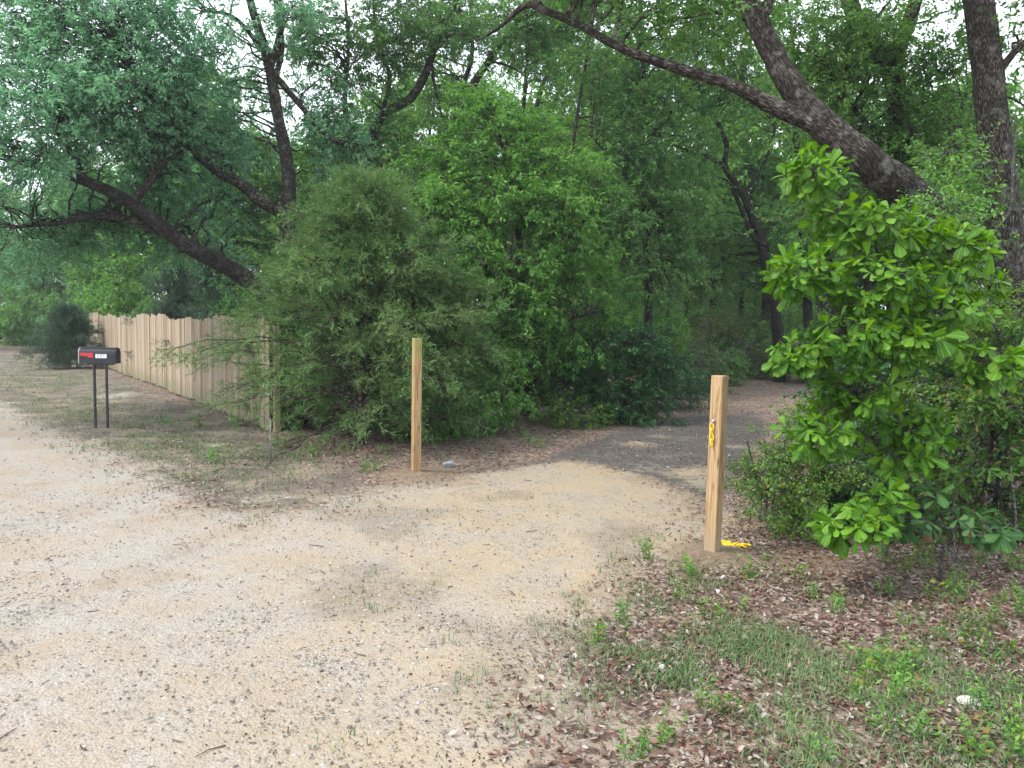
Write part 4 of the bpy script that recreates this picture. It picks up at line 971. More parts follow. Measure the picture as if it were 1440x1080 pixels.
tree('thicket_shrub', 'dusky green shrub under the sapling between its stem and the small leaved bush', 'shrub', base_at(1190, 6.7),
     [TB(1190 + dx, 6.7, [(1190 + dx * 2, 680, 6.6, .012), (1190 + dx * 3, 600, 6.5, .007)], .014) for dx in (-14, 0, 12)],
     [lobe(1170, 680, 6.5, 40, 40, .3, 8), lobe(1220, 640, 6.5, 40, 50, .3, 8), lobe(1200, 720, 6.3, 50, 22, .25, 7), lobe(1260, 720, 6.3, 40, 25, .25, 6)],
     64, 'shrub_dark', 'bark_grey', trunk_k=6, leaf=.042, lw=.02, per=12, sub=.24, twl=.15)
tree('thicket_shrub', 'viny tangle of small leaves beneath the big leaning trunk', 'shrub', base_at(1350, 8.0),
     [TB(1350 + dx, 8.0, [(1350 + dx, 600, 8, .015), (1350 + dx * 2, 430, 7.8, .012), (1350 + dx * 3, 320, 7.6, .008), (1350 + dx * 4, 230, 7.5, .004)], .02) for dx in (-24, -10, 3)],
     [lobe(1335, 290, 6.5, 50, 35, .3, 8),  lobe(1330, 300, 7.5, 70, 60, .4, 10), lobe(1345, 390, 7.7, 35, 50, .3, 7), lobe(1280, 260, 7.6, 50, 40, .3, 6), lobe(1335, 235, 7.6, 35, 40, .3, 5), lobe(1350, 430, 7.7, 70, 50, .4, 10)],
     65, 'oak_light', 'bark_grey', trunk_k=6, leaf=.05, lw=.02, per=10, sub=.35, twl=.2)
# bare pale twigs hanging in front of the right hand trunk
def bare(label, base, limbs, seed):
    e = thing('dead_branch', label, 'branch', base)
    TV, TF, TU = [], [], []; o = 0
    for L in limbs:
        P = np.array([p for p, r in L]); r = np.array([x for p, x in L]); C = catmull(np.hstack([P, r[:, None]]), 6)
        v, f, uv = limb_tube(C[:, :3], np.maximum(C[:, 3], .002), 7); TV.append(v); TF.append(f + o); TU.append(uv); o += len(v)
    link('branch', raw_mesh('branch', np.vstack(TV) - np.array(base), np.vstack(TF), M['bark_grey'], np.vstack(TU), True), e)
bare('bare forked grey branch hanging in front of the straight right hand trunk', at(1422, 290, 8.2),
     [LB([(1428, 170, 8.35, .012), (1424, 250, 8.15, .016), (1421, 292, 8.1, .016), (1400, 322, 8.0, .013), (1378, 336, 7.9, .008), (1374, 336, 7.9, .004)]),
      LB([(1402, 320, 8.0, .010), (1393, 360, 7.95, .010), (1386, 400, 7.9, .009), (1382, 430, 7.85, .007), (1363, 455, 7.8, .004)]), LB([(1421, 288, 8.1, .009), (1450, 290, 8, .006), (1480, 300, 7.9, .004)]),
      LB([(1405, 325, 8, .007), (1412, 360, 7.95, .006), (1425, 385, 7.9, .005), (1445, 415, 7.9, .003)]), LB([(1424, 300, 8.1, .006), (1428, 350, 8, .005), (1435, 378, 8, .004), (1408, 405, 7.9, .003)]),
      LB([(1418, 285, 8.1, .007), (1396, 302, 8, .005), (1370, 318, 7.9, .003)])], 1)
bare('long thin grey bough slanting across the foliage above the sapling', at(1395, 230, 8.3),
     [LB([(1404, 225, 8.35, .012), (1370, 232, 8.1, .010), (1335, 255, 7.9, .009), (1300, 282, 7.7, .006), (1262, 308, 7.5, .003)]), LB([(1335, 255, 7.9, .005), (1345, 290, 7.8, .004), (1342, 320, 7.7, .002)]), LB([(1300, 282, 7.7, .004), (1268, 275, 7.6, .002)]),
      LB([(1400, 190, 8.4, .009), (1350, 200, 8.2, .006), (1310, 215, 8, .003)])], 2)

bare('straight pale bare stem standing upright near the right edge of the thicket', base_at(1428, 5.7), [[(base_at(1428, 5.7) - np.array([0, 0, .1]), .013)] + LB([(1427, 745, 5.7, .012), (1424, 690, 5.7, .011), (1418, 632, 5.7, .008)])], 3)
bare('leaning thin brown stem in the dark thicket left of the pale bare stem', base_at(1310, 6.4), [[(base_at(1310, 6.4) - np.array([0, 0, .1]), .012)] + LB([(1306, 700, 6.4, .010), (1296, 600, 6.4, .008), (1290, 540, 6.4, .005)]), LB([(1300, 640, 6.4, .005), (1330, 590, 6.4, .003)])], 4)

# ------------------------------------------------------------------ background wood: copies of three trees
protos = []
def wood_tree(seed, h, matn, spread, lf):
    g = np.random.default_rng(seed)
    base = np.zeros(3)
    lean = g.normal(0, .5, 2)
    P = [(np.array([0, 0, -.2]), .17), (np.array([.05, 0, h * .2]), .14), (np.array([lean[0] * .4, lean[1] * .4, h * .5]), .11), (np.array([lean[0], lean[1], h * .8]), .06), (np.array([lean[0] * 1.3, lean[1] * 1.3, h]), .02)]
    limbs = [P]
    lobes = []
    for k in range(6):
        a = k * 2.4 + g.uniform(0, 1); t = .3 + .1 * k
        o = np.array([lean[0] * t, lean[1] * t, h * t]); e = o + np.array([math.cos(a) * spread * .8, math.sin(a) * spread * .8, h * .14])
        limbs.append([(o, .06), ((o + e) / 2 + np.array([0, 0, .1]), .04), (e, .015)])
        lobes.append((e, np.diag([spread * .55, spread * .55, h * .10]), 11))
        lobes.append(((o + e) / 2 + np.array([0, 0, h * .08]), np.diag([spread * .5, spread * .5, h * .09]), 7))
    lobes.append((np.array([lean[0] * 1.2, lean[1] * 1.2, h]), np.diag([spread * .6, spread * .6, h * .12]), 12))
    return tree('woodland_tree', 'slim woodland tree among many in the wood far beyond the driveway', 'tree', base, limbs, lobes, seed, matn, 'bark_dark', group='woodland trees far beyond', trunk_k=8, leaf=.16, lw=.085, per=9, sub=.8, twl=.45, brad=.02)
protos = [wood_tree(201, 8.5, 'oak_light', 2.2, 1), wood_tree(202, 10.5, 'oak', 2.5, 1), wood_tree(203, 7.5, 'oak_light', 2.0, 1)]
spots = [(640, 26), (690, 31), (770, 25), (800, 34), (845, 27), (890, 30), (935, 26), (965, 34), (1000, 29), (1040, 36), (1075, 30), (1170, 27), (1210, 33), (1250, 26), (1330, 24), (1400, 27), (560, 24), (500, 29), (1480, 22), (1150, 38), (720, 40), (870, 41),
         (980, 43), (1060, 45), (1120, 48), (600, 36), (820, 50), (930, 52), (1010, 55), (1300, 34)]
LEFTS = [(0, 47), (28, 52), (60, 46), (95, 44), (130, 38), (165, 33), (205, 30), (250, 27), (300, 25), (350, 24), (400, 26), (450, 28), (-40, 40), (-90, 33), (20, 62), (75, 58), (-60, 55), (150, 48), (330, 36)]
used = [False] * 3
def drop(i, px, d, sc, lab=None, grp=None):
    p = protos[i]
    if not used[i]: e = p; used[i] = True
    else:
        e = p.copy(); COL.objects.link(e)
        for ch in p.children:
            c = ch.copy(); COL.objects.link(c); c.parent = e
    e.location = Vector(base_at(px, d)); e.rotation_euler = (0, 0, rng.uniform(0, 6.28)); e.scale = (sc, sc, sc * rng.uniform(.85, 1.15))
    if lab: e['label'] = lab
    if grp: e['group'] = grp
for n, (px, d) in enumerate(spots): drop(n % 3, px, d, rng.uniform(.8, 1.1))
for n, (px, d) in enumerate(LEFTS):
    drop((n * 2 + 1) % 3, px, d, rng.uniform(.75, 1.05) * (0.9 if px < 130 else 1), 'hazy woodland tree among many behind the fence and along the far road', 'woodland trees behind the fence')

# scrub under the far trees and beside the driveway
def scrub(label, px, d, w, h, seed, mat, nb, name='scrub_bush', group=None, leaf=.09, lw=.045):
    b = base_at(px, d)
    return tree(name, label, 'bush', b, [[(b + np.array([dx * .3, 0, -.05]), .02), (b + np.array([dx * w * .4, .1, h * .5]), .012), (b + np.array([dx * w * .6, 0, h * .85]), .005)] for dx in (-1, 0, 1)],
                [(b + np.array([0, 0, h * .5]), np.diag([w * .75, w * .6, h * .45]), nb), (b + np.array([w * .4, 0, h * .35]), np.diag([w * .5, w * .5, h * .35]), nb // 2), (b + np.array([-w * .4, 0, h * .35]), np.diag([w * .5, w * .5, h * .35]), nb // 2)],
                seed, mat, 'bark_grey', group=group, trunk_k=6, leaf=leaf, lw=lw, per=10, sub=.4, twl=.3)
scrub('olive brushy scrub at the far end of the driveway left of the black trunks', 1020, 27, 1.8, 1.9, 71, 'scrub', 22)
scrub('pale tangled bush in the dim gap above the far driveway', 975, 25, 1.5, 1.6, 72, 'scrub', 20)
scrub('grey green bush left of the pale tangled bush behind the dark shrub', 940, 22, 1.2, 1.5, 73, 'oak_light', 18)
scrub('low leafy bush at the left foot of the curved dark oak', 1070, 24, 1.2, 1.1, 74, 'shrub_dark', 16)
scrub('dark low bush tucked behind the right of the black trunks', 1165, 20, 1.6, 1.5, 75, 'oak_deep', 20)
scrub('round yellow green bush beside the far road at the left edge', 32, 38, 1.4, 2.6, 76, 'oak_light', 18, leaf=.14, lw=.07)
scrub('leafy green bush leaning over the fence top beyond the mailbox', 165, 27, 2.2, 3.4, 77, 'oak_light', 34, leaf=.11, lw=.05)
scrub('deep green bush behind the far end of the fence', 60, 40, 2.4, 2.0, 78, 'oak', 20, leaf=.14, lw=.07)
scrub('dark understorey bush behind the middle post', 560, 14.5, 1.5, 2.3, 79, 'oak_deep', 26)
scrub('shaded bush between the understorey oak and the dark shrub', 790, 15.5, 1.5, 2.0, 80, 'oak_deep', 22)
scrub('shaded bush behind the understorey oak stem', 700, 15.0, 1.5, 1.7, 81, 'shrub_dark', 22)
scrub('brushy bush on the left bank of the bend in the driveway', 955, 17.5, .7, .8, 82, 'scrub', 9, leaf=.06, lw=.03)
scrub('dark bush behind the fence beneath the leaning oak limbs', 345, 15.6, 1.0, 2.4, 83, 'oak_deep', 24)
scrub('small bush with fine leaves at the foot of the dark rounded shrub', 800, 12.3, .5, .4, 84, 'shrub_fresh', 7, leaf=.06, lw=.025)
u = scrub('shaded shrubbery far back where the driveway ends', 1110, 30, 3.2, 2.2, 85, 'oak_deep', 30, leaf=.13, lw=.07)
scrub('broad leafy bush far back behind the dark rounded shrub', 870, 24, 2.6, 2.6, 86, 'oak', 30, leaf=.12, lw=.06)

# ------------------------------------------------------------------ fence
M['fence'] = wood_mat('weathered_board', (0.36, 0.28, 0.185), (0.23, 0.165, 0.10), (0.42, 0.02, (0.12, 0.125, 0.065), 0.7), True, (0.375, 0.325, 0.255))
M['rail'] = wood_mat('fence_rail', (0.40, 0.30, 0.22), (0.27, 0.2, 0.14), None, False)
M['metal'] = simple_mat('galvanised_steel', (0.45, 0.45, 0.46), 0.4, .15, 0.9)
def fence(label, A, B, npan, seed, h=1.60):
    g = np.random.default_rng(seed)
    A, B = np.array(A), np.array(B); d = B - A; L = np.hypot(d[0], d[1]); u = d[:2] / L; nrm = np.array([u[1], -u[0]])   # towards the road
    if nrm @ (-A[:2]) < 0: nrm = -nrm
    e = thing('board_fence', label, 'fence', A)
    pl = L / npan
    ang = math.atan2(u[1], u[0])
    def W(s, off, z): return (u[0] * s + nrm[0] * off, u[1] * s + nrm[1] * off, z)
    for k in range(npan):
        mb = MB(); s = k * pl
        while s < (k + 1) * pl - .03:
            w = min(g.uniform(.092, .128), (k + 1) * pl - s - .004)
            x, y = A[:2] + u * (s + w / 2); z0 = float(gz(x, y)) - A[2] + .02 + g.uniform(-.015, .03)
            t = h + .028 * math.sin((s / pl + .2) * 2 * math.pi) + .03 * math.sin(s * .9) + g.normal(0, .016)
            yw = g.normal(0, .02); off = g.normal(0, .003); tl = g.normal(0, .006)
            r_ = Matrix.Rotation(ang + yw, 3, 'Z') @ Matrix.Rotation(tl, 3, 'Y')
            c = .028
            hw, th = w / 2, .009
            V = []
            for yy in (-th, th):
                V += [(-hw, yy, 0), (hw, yy, 0), (hw, yy, t - c), (hw - c, yy, t), (-hw + c, yy, t), (-hw, yy, t - c)]
            o = W(s + w / 2, off, z0)
            V = [tuple(np.array(r_ @ Vector(v)) + np.array(o)) for v in V]
            F_ = [(0, 1, 2, 3, 4, 5), (11, 10, 9, 8, 7, 6)] + [(i, (i + 6), (i + 1) % 6 + 6, (i + 1) % 6) for i in range(6)]
            mb.add(V, F_); s += w + g.uniform(.003, .016)
        mb.build('board_panel', M['fence'], e)
        mr = MB()
        x, y = A[:2] + u * ((k + .5) * pl); zz0 = float(gz(x, y)) - A[2]
        for hz in (.3, .85, 1.38):
            mr.box(W((k + .5) * pl, -.031, zz0 + hz), (pl - .006, .038, .085), Matrix.Rotation(ang, 3, 'Z'))
        mr.build('rails', M['rail'], e)
    for k in range(npan + 1):
        mb = MB(); x, y = A[:2] + u * (k * pl); z0 = float(gz(x, y)) - A[2]
        mb.box(W(k * pl, -.102, z0 + .70), (.09, .09, 1.7), Matrix.Rotation(ang, 3, 'Z'), .006)
        mb.build('fence_post', M['rail'], e)
    return e
FA, FB = gp(379, 607), base_at(141, 24.5)
FC = base_at(84, 34)
fence('weathered tan board fence running along the verge behind the mailbox', FA, FB, 7, 301)
fence('far run of pale board fence turning away beyond the corner cedar', FB + np.array([-.06, .06, 0]), FC, 5, 302, 1.66)

# thin stake at the end of the fence
mb = MB(); mb.tube([(0, 0, -.1), (.005, 0, .25), (0.0, 0.01, .5)], [.012, .011, .009], 8)
p = gp(380, 648); o = mb.build('thin_stake', M['bark_grey'], None, True, Vector(p)); tag(o, 'thin grey stake stuck in the litter at the near end of the fence', 'stake')

# ------------------------------------------------------------------ wooden posts
def wpost(label, p, h, w, yaw, lean, mat, seed):
    g = np.random.default_rng(seed)
    e = thing('wooden_post', label, 'post', p)
    b = .006; hw = w / 2
    ring = [(-hw + b, -hw), (hw - b, -hw), (hw, -hw + b), (hw, hw - b), (hw - b, hw), (-hw + b, hw), (-hw, hw - b), (-hw, -hw + b)]
    V, F_ = [], []
    nz = 16
    for i in range(nz + 1):
        z = -.2 + (h + .2) * i / nz
        k = 1 + g.normal(0, .004)
        V += [(x * k, y * k, z) for x, y in ring]
    V += [(x * .97, y * .97, h + .003) for x, y in ring]
    for i in range(nz + 1):
        for j in range(8): F_.append((i * 8 + j, i * 8 + (j + 1) % 8, (i + 1) * 8 + (j + 1) % 8, (i + 1) * 8 + j))
    F_.append(tuple(range((nz + 1) * 8, (nz + 2) * 8)))
    mb = MB(); mb.add(V, F_)
    o = mb.build('post_timber', mat, e)
    e.rotation_euler = (lean[0], lean[1], yaw)
    return e
M['post_r'] = wood_mat('fresh_pine_timber', (0.406, 0.285, 0.160), (0.257, 0.152, 0.074), (0.34, 0.0, (0.30, 0.235, 0.165), 0.75))
M['post_l'] = wood_mat('fresh_pine_timber_green', (0.367, 0.254, 0.133), (0.257, 0.152, 0.070), (1.22, 1.42, (0.26, 0.25, 0.075), 0.75))
PR, PL_ = POSTS['right'], POSTS['left']
dR = 5.45
post_r = wpost('new square timber post with a yellow chain hook beside the thicket', PR, 1.33, .093, R(-44), (0, R(.2)), M['post_r'], 1)
post_l = wpost('square timber post with greenish top standing in front of the cedar', PL_, 1.49, .089, R(24), (0, R(-.15)), M['post_l'], 2)

M['yellow'] = simple_mat('yellow_plastic', (0.80, 0.52, 0.01), .4, .12, 0, 60, .5)
def link_ring(mb, c, ax, side, a=.024, b=.014, r=.0042):
    """one oval chain link, long axis ax, short axis side"""
    c, ax, side = np.array(c), norm(np.array(ax, float)), norm(np.array(side, float))
    n, k = 16, 6; nn = np.cross(ax, side); V, F_ = [], []
    for i in range(n):
        t = 2 * math.pi * i / n
        p = c + ax * a * math.cos(t) + side * b * math.sin(t); rd = norm(ax * math.cos(t) / a + side * math.sin(t) / b)
        for j in range(k):
            q = 2 * math.pi * j / k; V.append(p + r * (math.cos(q) * rd + math.sin(q) * nn))
    for i in range(n):
        for j in range(k): F_.append((i * k + j, i * k + (j + 1) % k, ((i + 1) % n) * k + (j + 1) % k, ((i + 1) % n) * k + j))
    mb.add(V, F_)
# screw hook on the face of the right post
rotR = Matrix.Rotation(R(-44), 3, 'Z')
face = Vector(PR) + rotR @ Vector((-.010, -.0465, 1.01))
mb = MB(); ex = np.array(rotR @ Vector((0, -1, 0))); sx = np.array(rotR @ Vector((1, 0, 0))); z = np.array([0, 0, 1.0])
f0 = np.zeros(3)
loc = rotR @ Vector((-.010, -.0465, 1.01))
l0 = np.array([-.006, -.0485, 1.01])
mb.tube([l0 + (-.0, .01, 0), l0 + (0, -.012, 0), l0 + (0, -.022, -.004), l0 + (0, -.027, -.016), l0 + (0, -.022, -.028), l0 + (0, -.010, -.030)], .0042, 8)
mb.tube([l0 + (-.022, -.006, .004), l0 + (-.008, -.014, .001), l0 + (.008, -.014, .001), l0 + (.016, -.008, .008)], .005, 8)
mb.build('screw_hook', M['metal'], post_r, True)
mb = MB()
hook = np.array(PR) + np.array(rotR @ Vector(tuple(l0 + np.array([0, -.021, -.046]))))
for i in range(4):
    c = hook + np.array([.0012 * i, 0, -.0385 * i]); link_ring(mb, c - hook, (0.03, 0, -1), (sx if i % 2 == 0 else ex), .0265, .0155, .005)
o = mb.build('plastic_chain', M['yellow'], None, True, Vector(hook)); tag(o, 'short length of yellow plastic chain hanging from the hook on the post', 'chain')
mb = MB(); g = np.random.default_rng(5)
c0 = gp(1017, 767); path = [(1017, 767), (1021, 766), (1025, 768), (1029, 770), (1033, 770), (1037, 769), (1040, 772), (1043, 770), (1047, 771), (1051, 770), (1019, 770), (1023, 770), (1045, 773)]
for i, (x, y) in enumerate(path):
    q = gp(x, y) - c0; a = g.uniform(0, 3.1) if i > 9 else g.normal(0, .4)
    tip = np.array([math.cos(a), math.sin(a), g.normal(0, .15)]); sd_ = np.cross(tip, [0, 0, 1.0]) if i % 2 else np.cross(tip, [0, .6, .6])
    link_ring(mb, q + np.array([0, 0, .022 if i % 2 else .026]), tip, sd_, .025, .015, .0055)
o = mb.build('plastic_chain', M['yellow'], None, True, Vector(c0)); tag(o, 'yellow plastic chain lying in a heap on the ground behind the foot of the post', 'chain')

# ------------------------------------------------------------------ mailbox
mp_ = gp(143, 602); md = float((mp_ - CAMP) @ FWD)
mail = thing('mailbox', 'black metal mailbox with red flag and white number plate on two thin black legs', 'mailbox', mp_)
yaw = math.atan2(0.06, 1.0)
mail.rotation_euler = (0, 0, R(4))
M['black'] = simple_mat('black_paint', (0.016, 0.018, 0.024), .38, .25, 0, 14, .5)
M['red'] = simple_mat('red_plastic', (0.55, 0.035, 0.045), .45, .15)
M['plate'] = simple_mat('white_plate', (0.75, 0.78, 0.82), .5, .06)
M['digit'] = simple_mat('grey_digit', (0.10, 0.13, 0.17), .5, .1)
sc = md / FPX
L_, Wd = 49 * sc, .165
z_b = (604 - 512.5) * sc; z_t = (604 - 490.5) * sc; Hh = z_t - z_b
rr = Wd / 2
prof = [(-rr, 0), (-rr, Hh - rr)] + [(-rr * math.cos(a), Hh - rr + rr * math.sin(a)) for a in np.linspace(0.2, math.pi - .2, 11)] + [(rr, Hh - rr), (rr, 0)]
def body(x0, x1, s=1.0):
    V = [(x, y * s, z_b + (z - Hh / 2) * s + Hh / 2) for x in (x0, x1) for y, z in prof]; n = len(prof)
    return V, [(i, i + 1, n + i + 1, n + i) for i in range(n - 1)] + [(n - 1, 0, n, 2 * n - 1)] + [tuple(range(n - 1, -1, -1)), tuple(range(n, 2 * n))]
mb = MB(); mb.add(*body(-L_ / 2, L_ / 2)); mb.add(*body(L_ / 2 - .03, L_ / 2 - .014, 1.03)); mb.build('box', M['black'], mail)
mb = MB(); mb.add(*body(-L_ / 2 - .012, -L_ / 2 - .001, 1.04)); mb.tube([(-L_ / 2 - .012, 0, z_t - .02), (-L_ / 2 - .035, 0, z_t - .012), (-L_ / 2 - .035, 0, z_t - .045)], .006, 6); mb.build('door', simple_mat('weathered_door_metal', (.42, .42, .42), .45, .2, .5), mail)
yf = -rr
fx = lambda px: (px - 143) * sc
mb = MB()
Fz = lambda py: (604 - py) * sc
V = [(fx(119.5), Fz(498)), (fx(138), Fz(498)), (fx(138), Fz(504.5)), (fx(131.5), Fz(504.5)), (fx(129), Fz(502.5)), (fx(119.5), Fz(502))]
mb.add([(x, yf - .012, z) for x, z in V] + [(x, yf - .009, z) for x, z in V], [tuple(range(6)), tuple(range(11, 5, -1))] + [(i, i + 6, (i + 1) % 6 + 6, (i + 1) % 6) for i in range(6)])
mb.tube([(fx(121), yf + .004, Fz(500)), (fx(121), yf - .016, Fz(500))], .009, 8)
mb.build('flag', M['red'], mail)
mb = MB(); mb.box((fx(148), yf - .0035, Fz(502.3)), (15 * sc, .005, 5.4 * sc), None, .001); pl = mb.build('number_plate', M['plate'], mail)
fc = bpy.data.curves.new('digits', 'FONT'); fc.body = '291'; fc.size = 5.6 * sc; fc.align_x = 'CENTER'; fc.align_y = 'CENTER'; fc.extrude = .0006; fc.space_character = 1.35
fo = bpy.data.objects.new('digits_src', fc); COL.objects.link(fo)
bpy.context.view_layer.update()
dm = bpy.data.meshes.new_from_object(fo.evaluated_get(bpy.context.evaluated_depsgraph_get()))
bpy.data.objects.remove(fo)
dm.materials.clear(); dm.materials.append(M['digit'])
do = link('digits', dm, pl); do.rotation_euler = (R(90), 0, 0); do.location = (fx(148), yf - .0072, Fz(502.3))
mb = MB(); mb.box((0, 0, z_b - .012), (L_ * .72, .12, .02), None, .003); mb.build('mounting_board', M['black'], mail)
for px in (134.8, 151.2):
    mb = MB(); mb.box((fx(px), 0, (z_b - .022) / 2 - .1), (.030, .030, z_b + .178), None, .003); mb.build('leg', M['black'], mail)

# ------------------------------------------------------------------ stones
def rock(label, px, py, s, seed, col, name='rock', cat='rock'):
    g = np.random.default_rng(seed); p = gp(px, py)
    import bmesh
    bm = bmesh.new(); bmesh.ops.create_icosphere(bm, subdivisions=3, radius=1.0)
    pl_ = norm(g.normal(0, 1, (9, 3))); off = g.uniform(.55, .9, 9)
    for v in bm.verts:
        c = np.array(v.co)
        k = min([1.0] + [o_ / max(1e-6, c @ n_) for n_, o_ in zip(pl_, off) if c @ n_ > o_])
        c = c * k * (1 + .06 * (vnoise(c[0] * 4 + seed, c[1] * 4 + c[2] * 3, seed) - .5))
        v.co = Vector(c * np.array(s))
    me = bpy.data.meshes.new(name); bm.to_mesh(me); bm.free()
    me.materials.append(simple_mat('stone_' + str(seed), col, .85, .3, 0, 18, .3, .5))
    o = link(name, me, None, Vector(p) + Vector((0, 0, s[2] * .45))); o.rotation_euler = (0, 0, g.uniform(0, 3))
    tag(o, label, cat)
rock('blue grey stone lying in the leaf litter just right of the left post', 631, 657, (.085, .06, .055), 3, (.24, .26, .29))
rock('dull grey boulder half hidden under the leafy sprout', 688, 603, (.16, .12, .13), 4, (.17, .16, .15))
rock('smaller stone beside the half hidden boulder', 702, 601, (.10, .09, .12), 9, (.09, .09, .09))
rock('flat grey slab of stone at the foot of the dark rounded shrub', 826, 594, (.24, .10, .07), 5, (.26, .25, .23))
rock('white limestone chunk on bare soil near the right edge of the verge', 1364, 992, (.055, .035, .028), 6, (0.49, 0.48, 0.45))
rock('round white stone at the left edge of the grass patch', 931, 942, (.024, .02, .018), 7, (0.56, 0.55, 0.52))
rock('little white stone in the grass in front of the right post', 1010, 833, (.024, .018, .017), 8, (0.56, 0.55, 0.52))

# ------------------------------------------------------------------ ground cover
def pick(n, ymin, ymax, dens, seed, wfar=1.15, pw=1.0):
    """points thinning out with distance; dens(masks,x,y) in 0..1 keeps or drops them"""
    g = np.random.default_rng(seed)
    y = (ymin ** (1 - pw) + g.uniform(0, 1, n) * (ymax ** (1 - pw) - ymin ** (1 - pw))) ** (1 / (1 - pw)) if pw != 1 else ymin * (ymax / ymin) ** g.uniform(0, 1, n)
    x = g.uniform(-1, 1, n) * (y * .72 + .6) * wfar
    k = masks(x, y); keep = g.uniform(0, 1, n) < dens(k, x, y)
    return x[keep], y[keep], g

def scatter(name, mat, x, y, g, shape, label=None, kind='stuff'):
    z = gz(x, y)
    V, F_ = shape(np.stack([x, y, z], 1), g)
    o = link(name, raw_mesh(name, V, F_, M[mat])); tag(o, label, None, None, kind); return o

def curl(P, g, size, asp=.45, h=.010):
    n = len(P); a = g.uniform(0, 2 * np.pi, n); l = size * g.uniform(.5, 1.3, n); w = l * asp * g.uniform(.6, 1.3, n)
    tilt = g.normal(0, .35, n); cu = g.uniform(-.25, .5, n)
    d = np.stack([np.cos(a) * np.cos(tilt), np.sin(a) * np.cos(tilt), np.sin(tilt)], 1)
    s = np.stack([-np.sin(a), np.cos(a), g.normal(0, .4, n)], 1); s = norm(s); nn = norm(np.cross(d, s))
    c = P + np.array([0, 0, 1.0]) * (h * g.uniform(.4, 1.6, n) + np.abs(np.sin(tilt)) * l * .35)[:, None]
    a0 = c - d * l[:, None] * .5; a3 = c + d * l[:, None] * .5
    up = nn * (cu * w)[:, None]
    m1 = c - d * (l * .12)[:, None]
    m2 = c + d * (l * .22)[:, None]
    V = np.stack([a0, m1 + s * w[:, None] * .5 + up, m2 + s * w[:, None] * .45 + up, a3 + nn * (cu * l * .2)[:, None], m2 - s * w[:, None] * .45 + up, m1 - s * w[:, None] * .5 + up, m1, m2], 1).reshape(-1, 3)
    b = np.arange(n)[:, None] * 8
    F_ = np.stack([b + np.array([[0, 6, 1, 1]]), b + np.array([[6, 7, 2, 1]]), b + np.array([[7, 3, 2, 2]]), b + np.array([[0, 5, 6, 6]]), b + np.array([[5, 4, 7, 6]]), b + np.array([[4, 3, 7, 7]])], 1).reshape(-1, 4)
    q = F_.copy()
    tri = q[:, 2] == q[:, 3]
    # keep quads only: turn triangles into slim quads
    T = q[tri]; extra = (V[T[:, 1]] + V[T[:, 2]]) / 2
    q[tri, 3] = q[tri, 2]; q[tri, 2] = np.arange(len(extra)) + len(V)
    return np.vstack([V, extra]), q

def stones(P, g, size):
    n = len(P)
    base = np.array([(1, 0, 0), (0, 1, 0), (-1, 0, 0), (0, -1, 0), (.6, .6, .7), (-.6, .6, .75), (-.6, -.6, .65), (.6, -.6, .7)], float)
    s = size * (g.uniform(0, 1, n) ** 2.5 * 1.6 + .45)
    a = g.uniform(0, 6.28, n); ca, sa = np.cos(a), np.sin(a)
    B = base[None] * g.uniform(.65, 1.2, (n, 8, 1)) * np.stack([s, s * g.uniform(.6, 1, n), s * g.uniform(.45, .8, n)], 1)[:, None]
    X = B[..., 0] * ca[:, None] - B[..., 1] * sa[:, None]; Y = B[..., 0] * sa[:, None] + B[..., 1] * ca[:, None]
    V = np.stack([X, Y, B[..., 2]], -1) + P[:, None] - np.array([0, 0, .15]) * s[:, None, None]
    f = np.array([(0, 4, 7, 7), (0, 1, 5, 4), (1, 2, 6, 5), (2, 3, 7, 6), (4, 5, 6, 7)]); f[0] = (3, 0, 4, 7)
    return V.reshape(-1, 3), (np.arange(n)[:, None, None] * 8 + f[None]).reshape(-1, 4)

def blades(P, g, h, w, lean=.5, per=7, rad=.03):
    P = np.repeat(P, per, 0); n = len(P)
    P = P + np.concatenate([g.normal(0, rad, (n, 2)), np.zeros((n, 1))], 1)
    a = g.uniform(0, 6.28, n); hh = h * g.uniform(.35, 1.25, n); le = np.abs(g.normal(0, lean, n))
    d = np.stack([np.cos(a), np.sin(a), np.zeros(n)], 1); s = np.stack([-np.sin(a), np.cos(a), np.zeros(n)], 1) * (w * g.uniform(.6, 1.3, n))[:, None]
    m = P + d * (hh * le * .35)[:, None] + np.array([0, 0, .6]) * hh[:, None]; t = P + d * (hh * le * 1.1)[:, None] + np.array([0, 0, 1.0]) * (hh * (1 - .35 * le).clip(.15, 1))[:, None]
    P0 = P - np.array([0, 0, .008])
    V = np.stack([P0 - s, P0 + s, m + s * .8, m - s * .8, t + s * .12, t - s * .12], 1).reshape(-1, 3)
    b = np.arange(n)[:, None] * 6
    return V, np.vstack([b + np.array([0, 1, 2, 3]), b + np.array([3, 2, 4, 5])])

nz1 = lambda x, y, s, f=1.0: fbm(x * f, y * f, s)
x, y, g = pick(240000, 1.6, 22, lambda k, x, y: (1 - k['sand']) * (1 - .5 * k['asph']) * np.where(k['verge'] > .5, .35 + .65 * sstep(.5, .62, nz1(x, y, 61, .9)), .22 + .60 * sstep(.36, .60, nz1(x, y, 62, 1.6))) * (1 - .10 * k['grass']), 401, pw=1.35)
scatter('leaf_litter', 'litter', x, y, g, lambda P, g: curl(P, g, .035), 'dry red brown oak leaves strewn over the ground')
x, y, g = pick(60000, 1.6, 18, lambda k, x, y: .5 * k['verge'] * (1 - k['sand']) * sstep(.4, .6, nz1(x, y, 69, 2.0)) + k['sand'] * (.10 + .5 * k['dirt'] + .5 * sstep(1.1, .1, k['ro']) + .25 * sstep(.55, .7, nz1(x, y, 63, 1.2))), 402, pw=1.3)
scatter('leaf_debris', 'debris', x, y, g, lambda P, g: curl(P, g, .019, .36, .003), 'small dark dead leaves and bits lying on the sand')
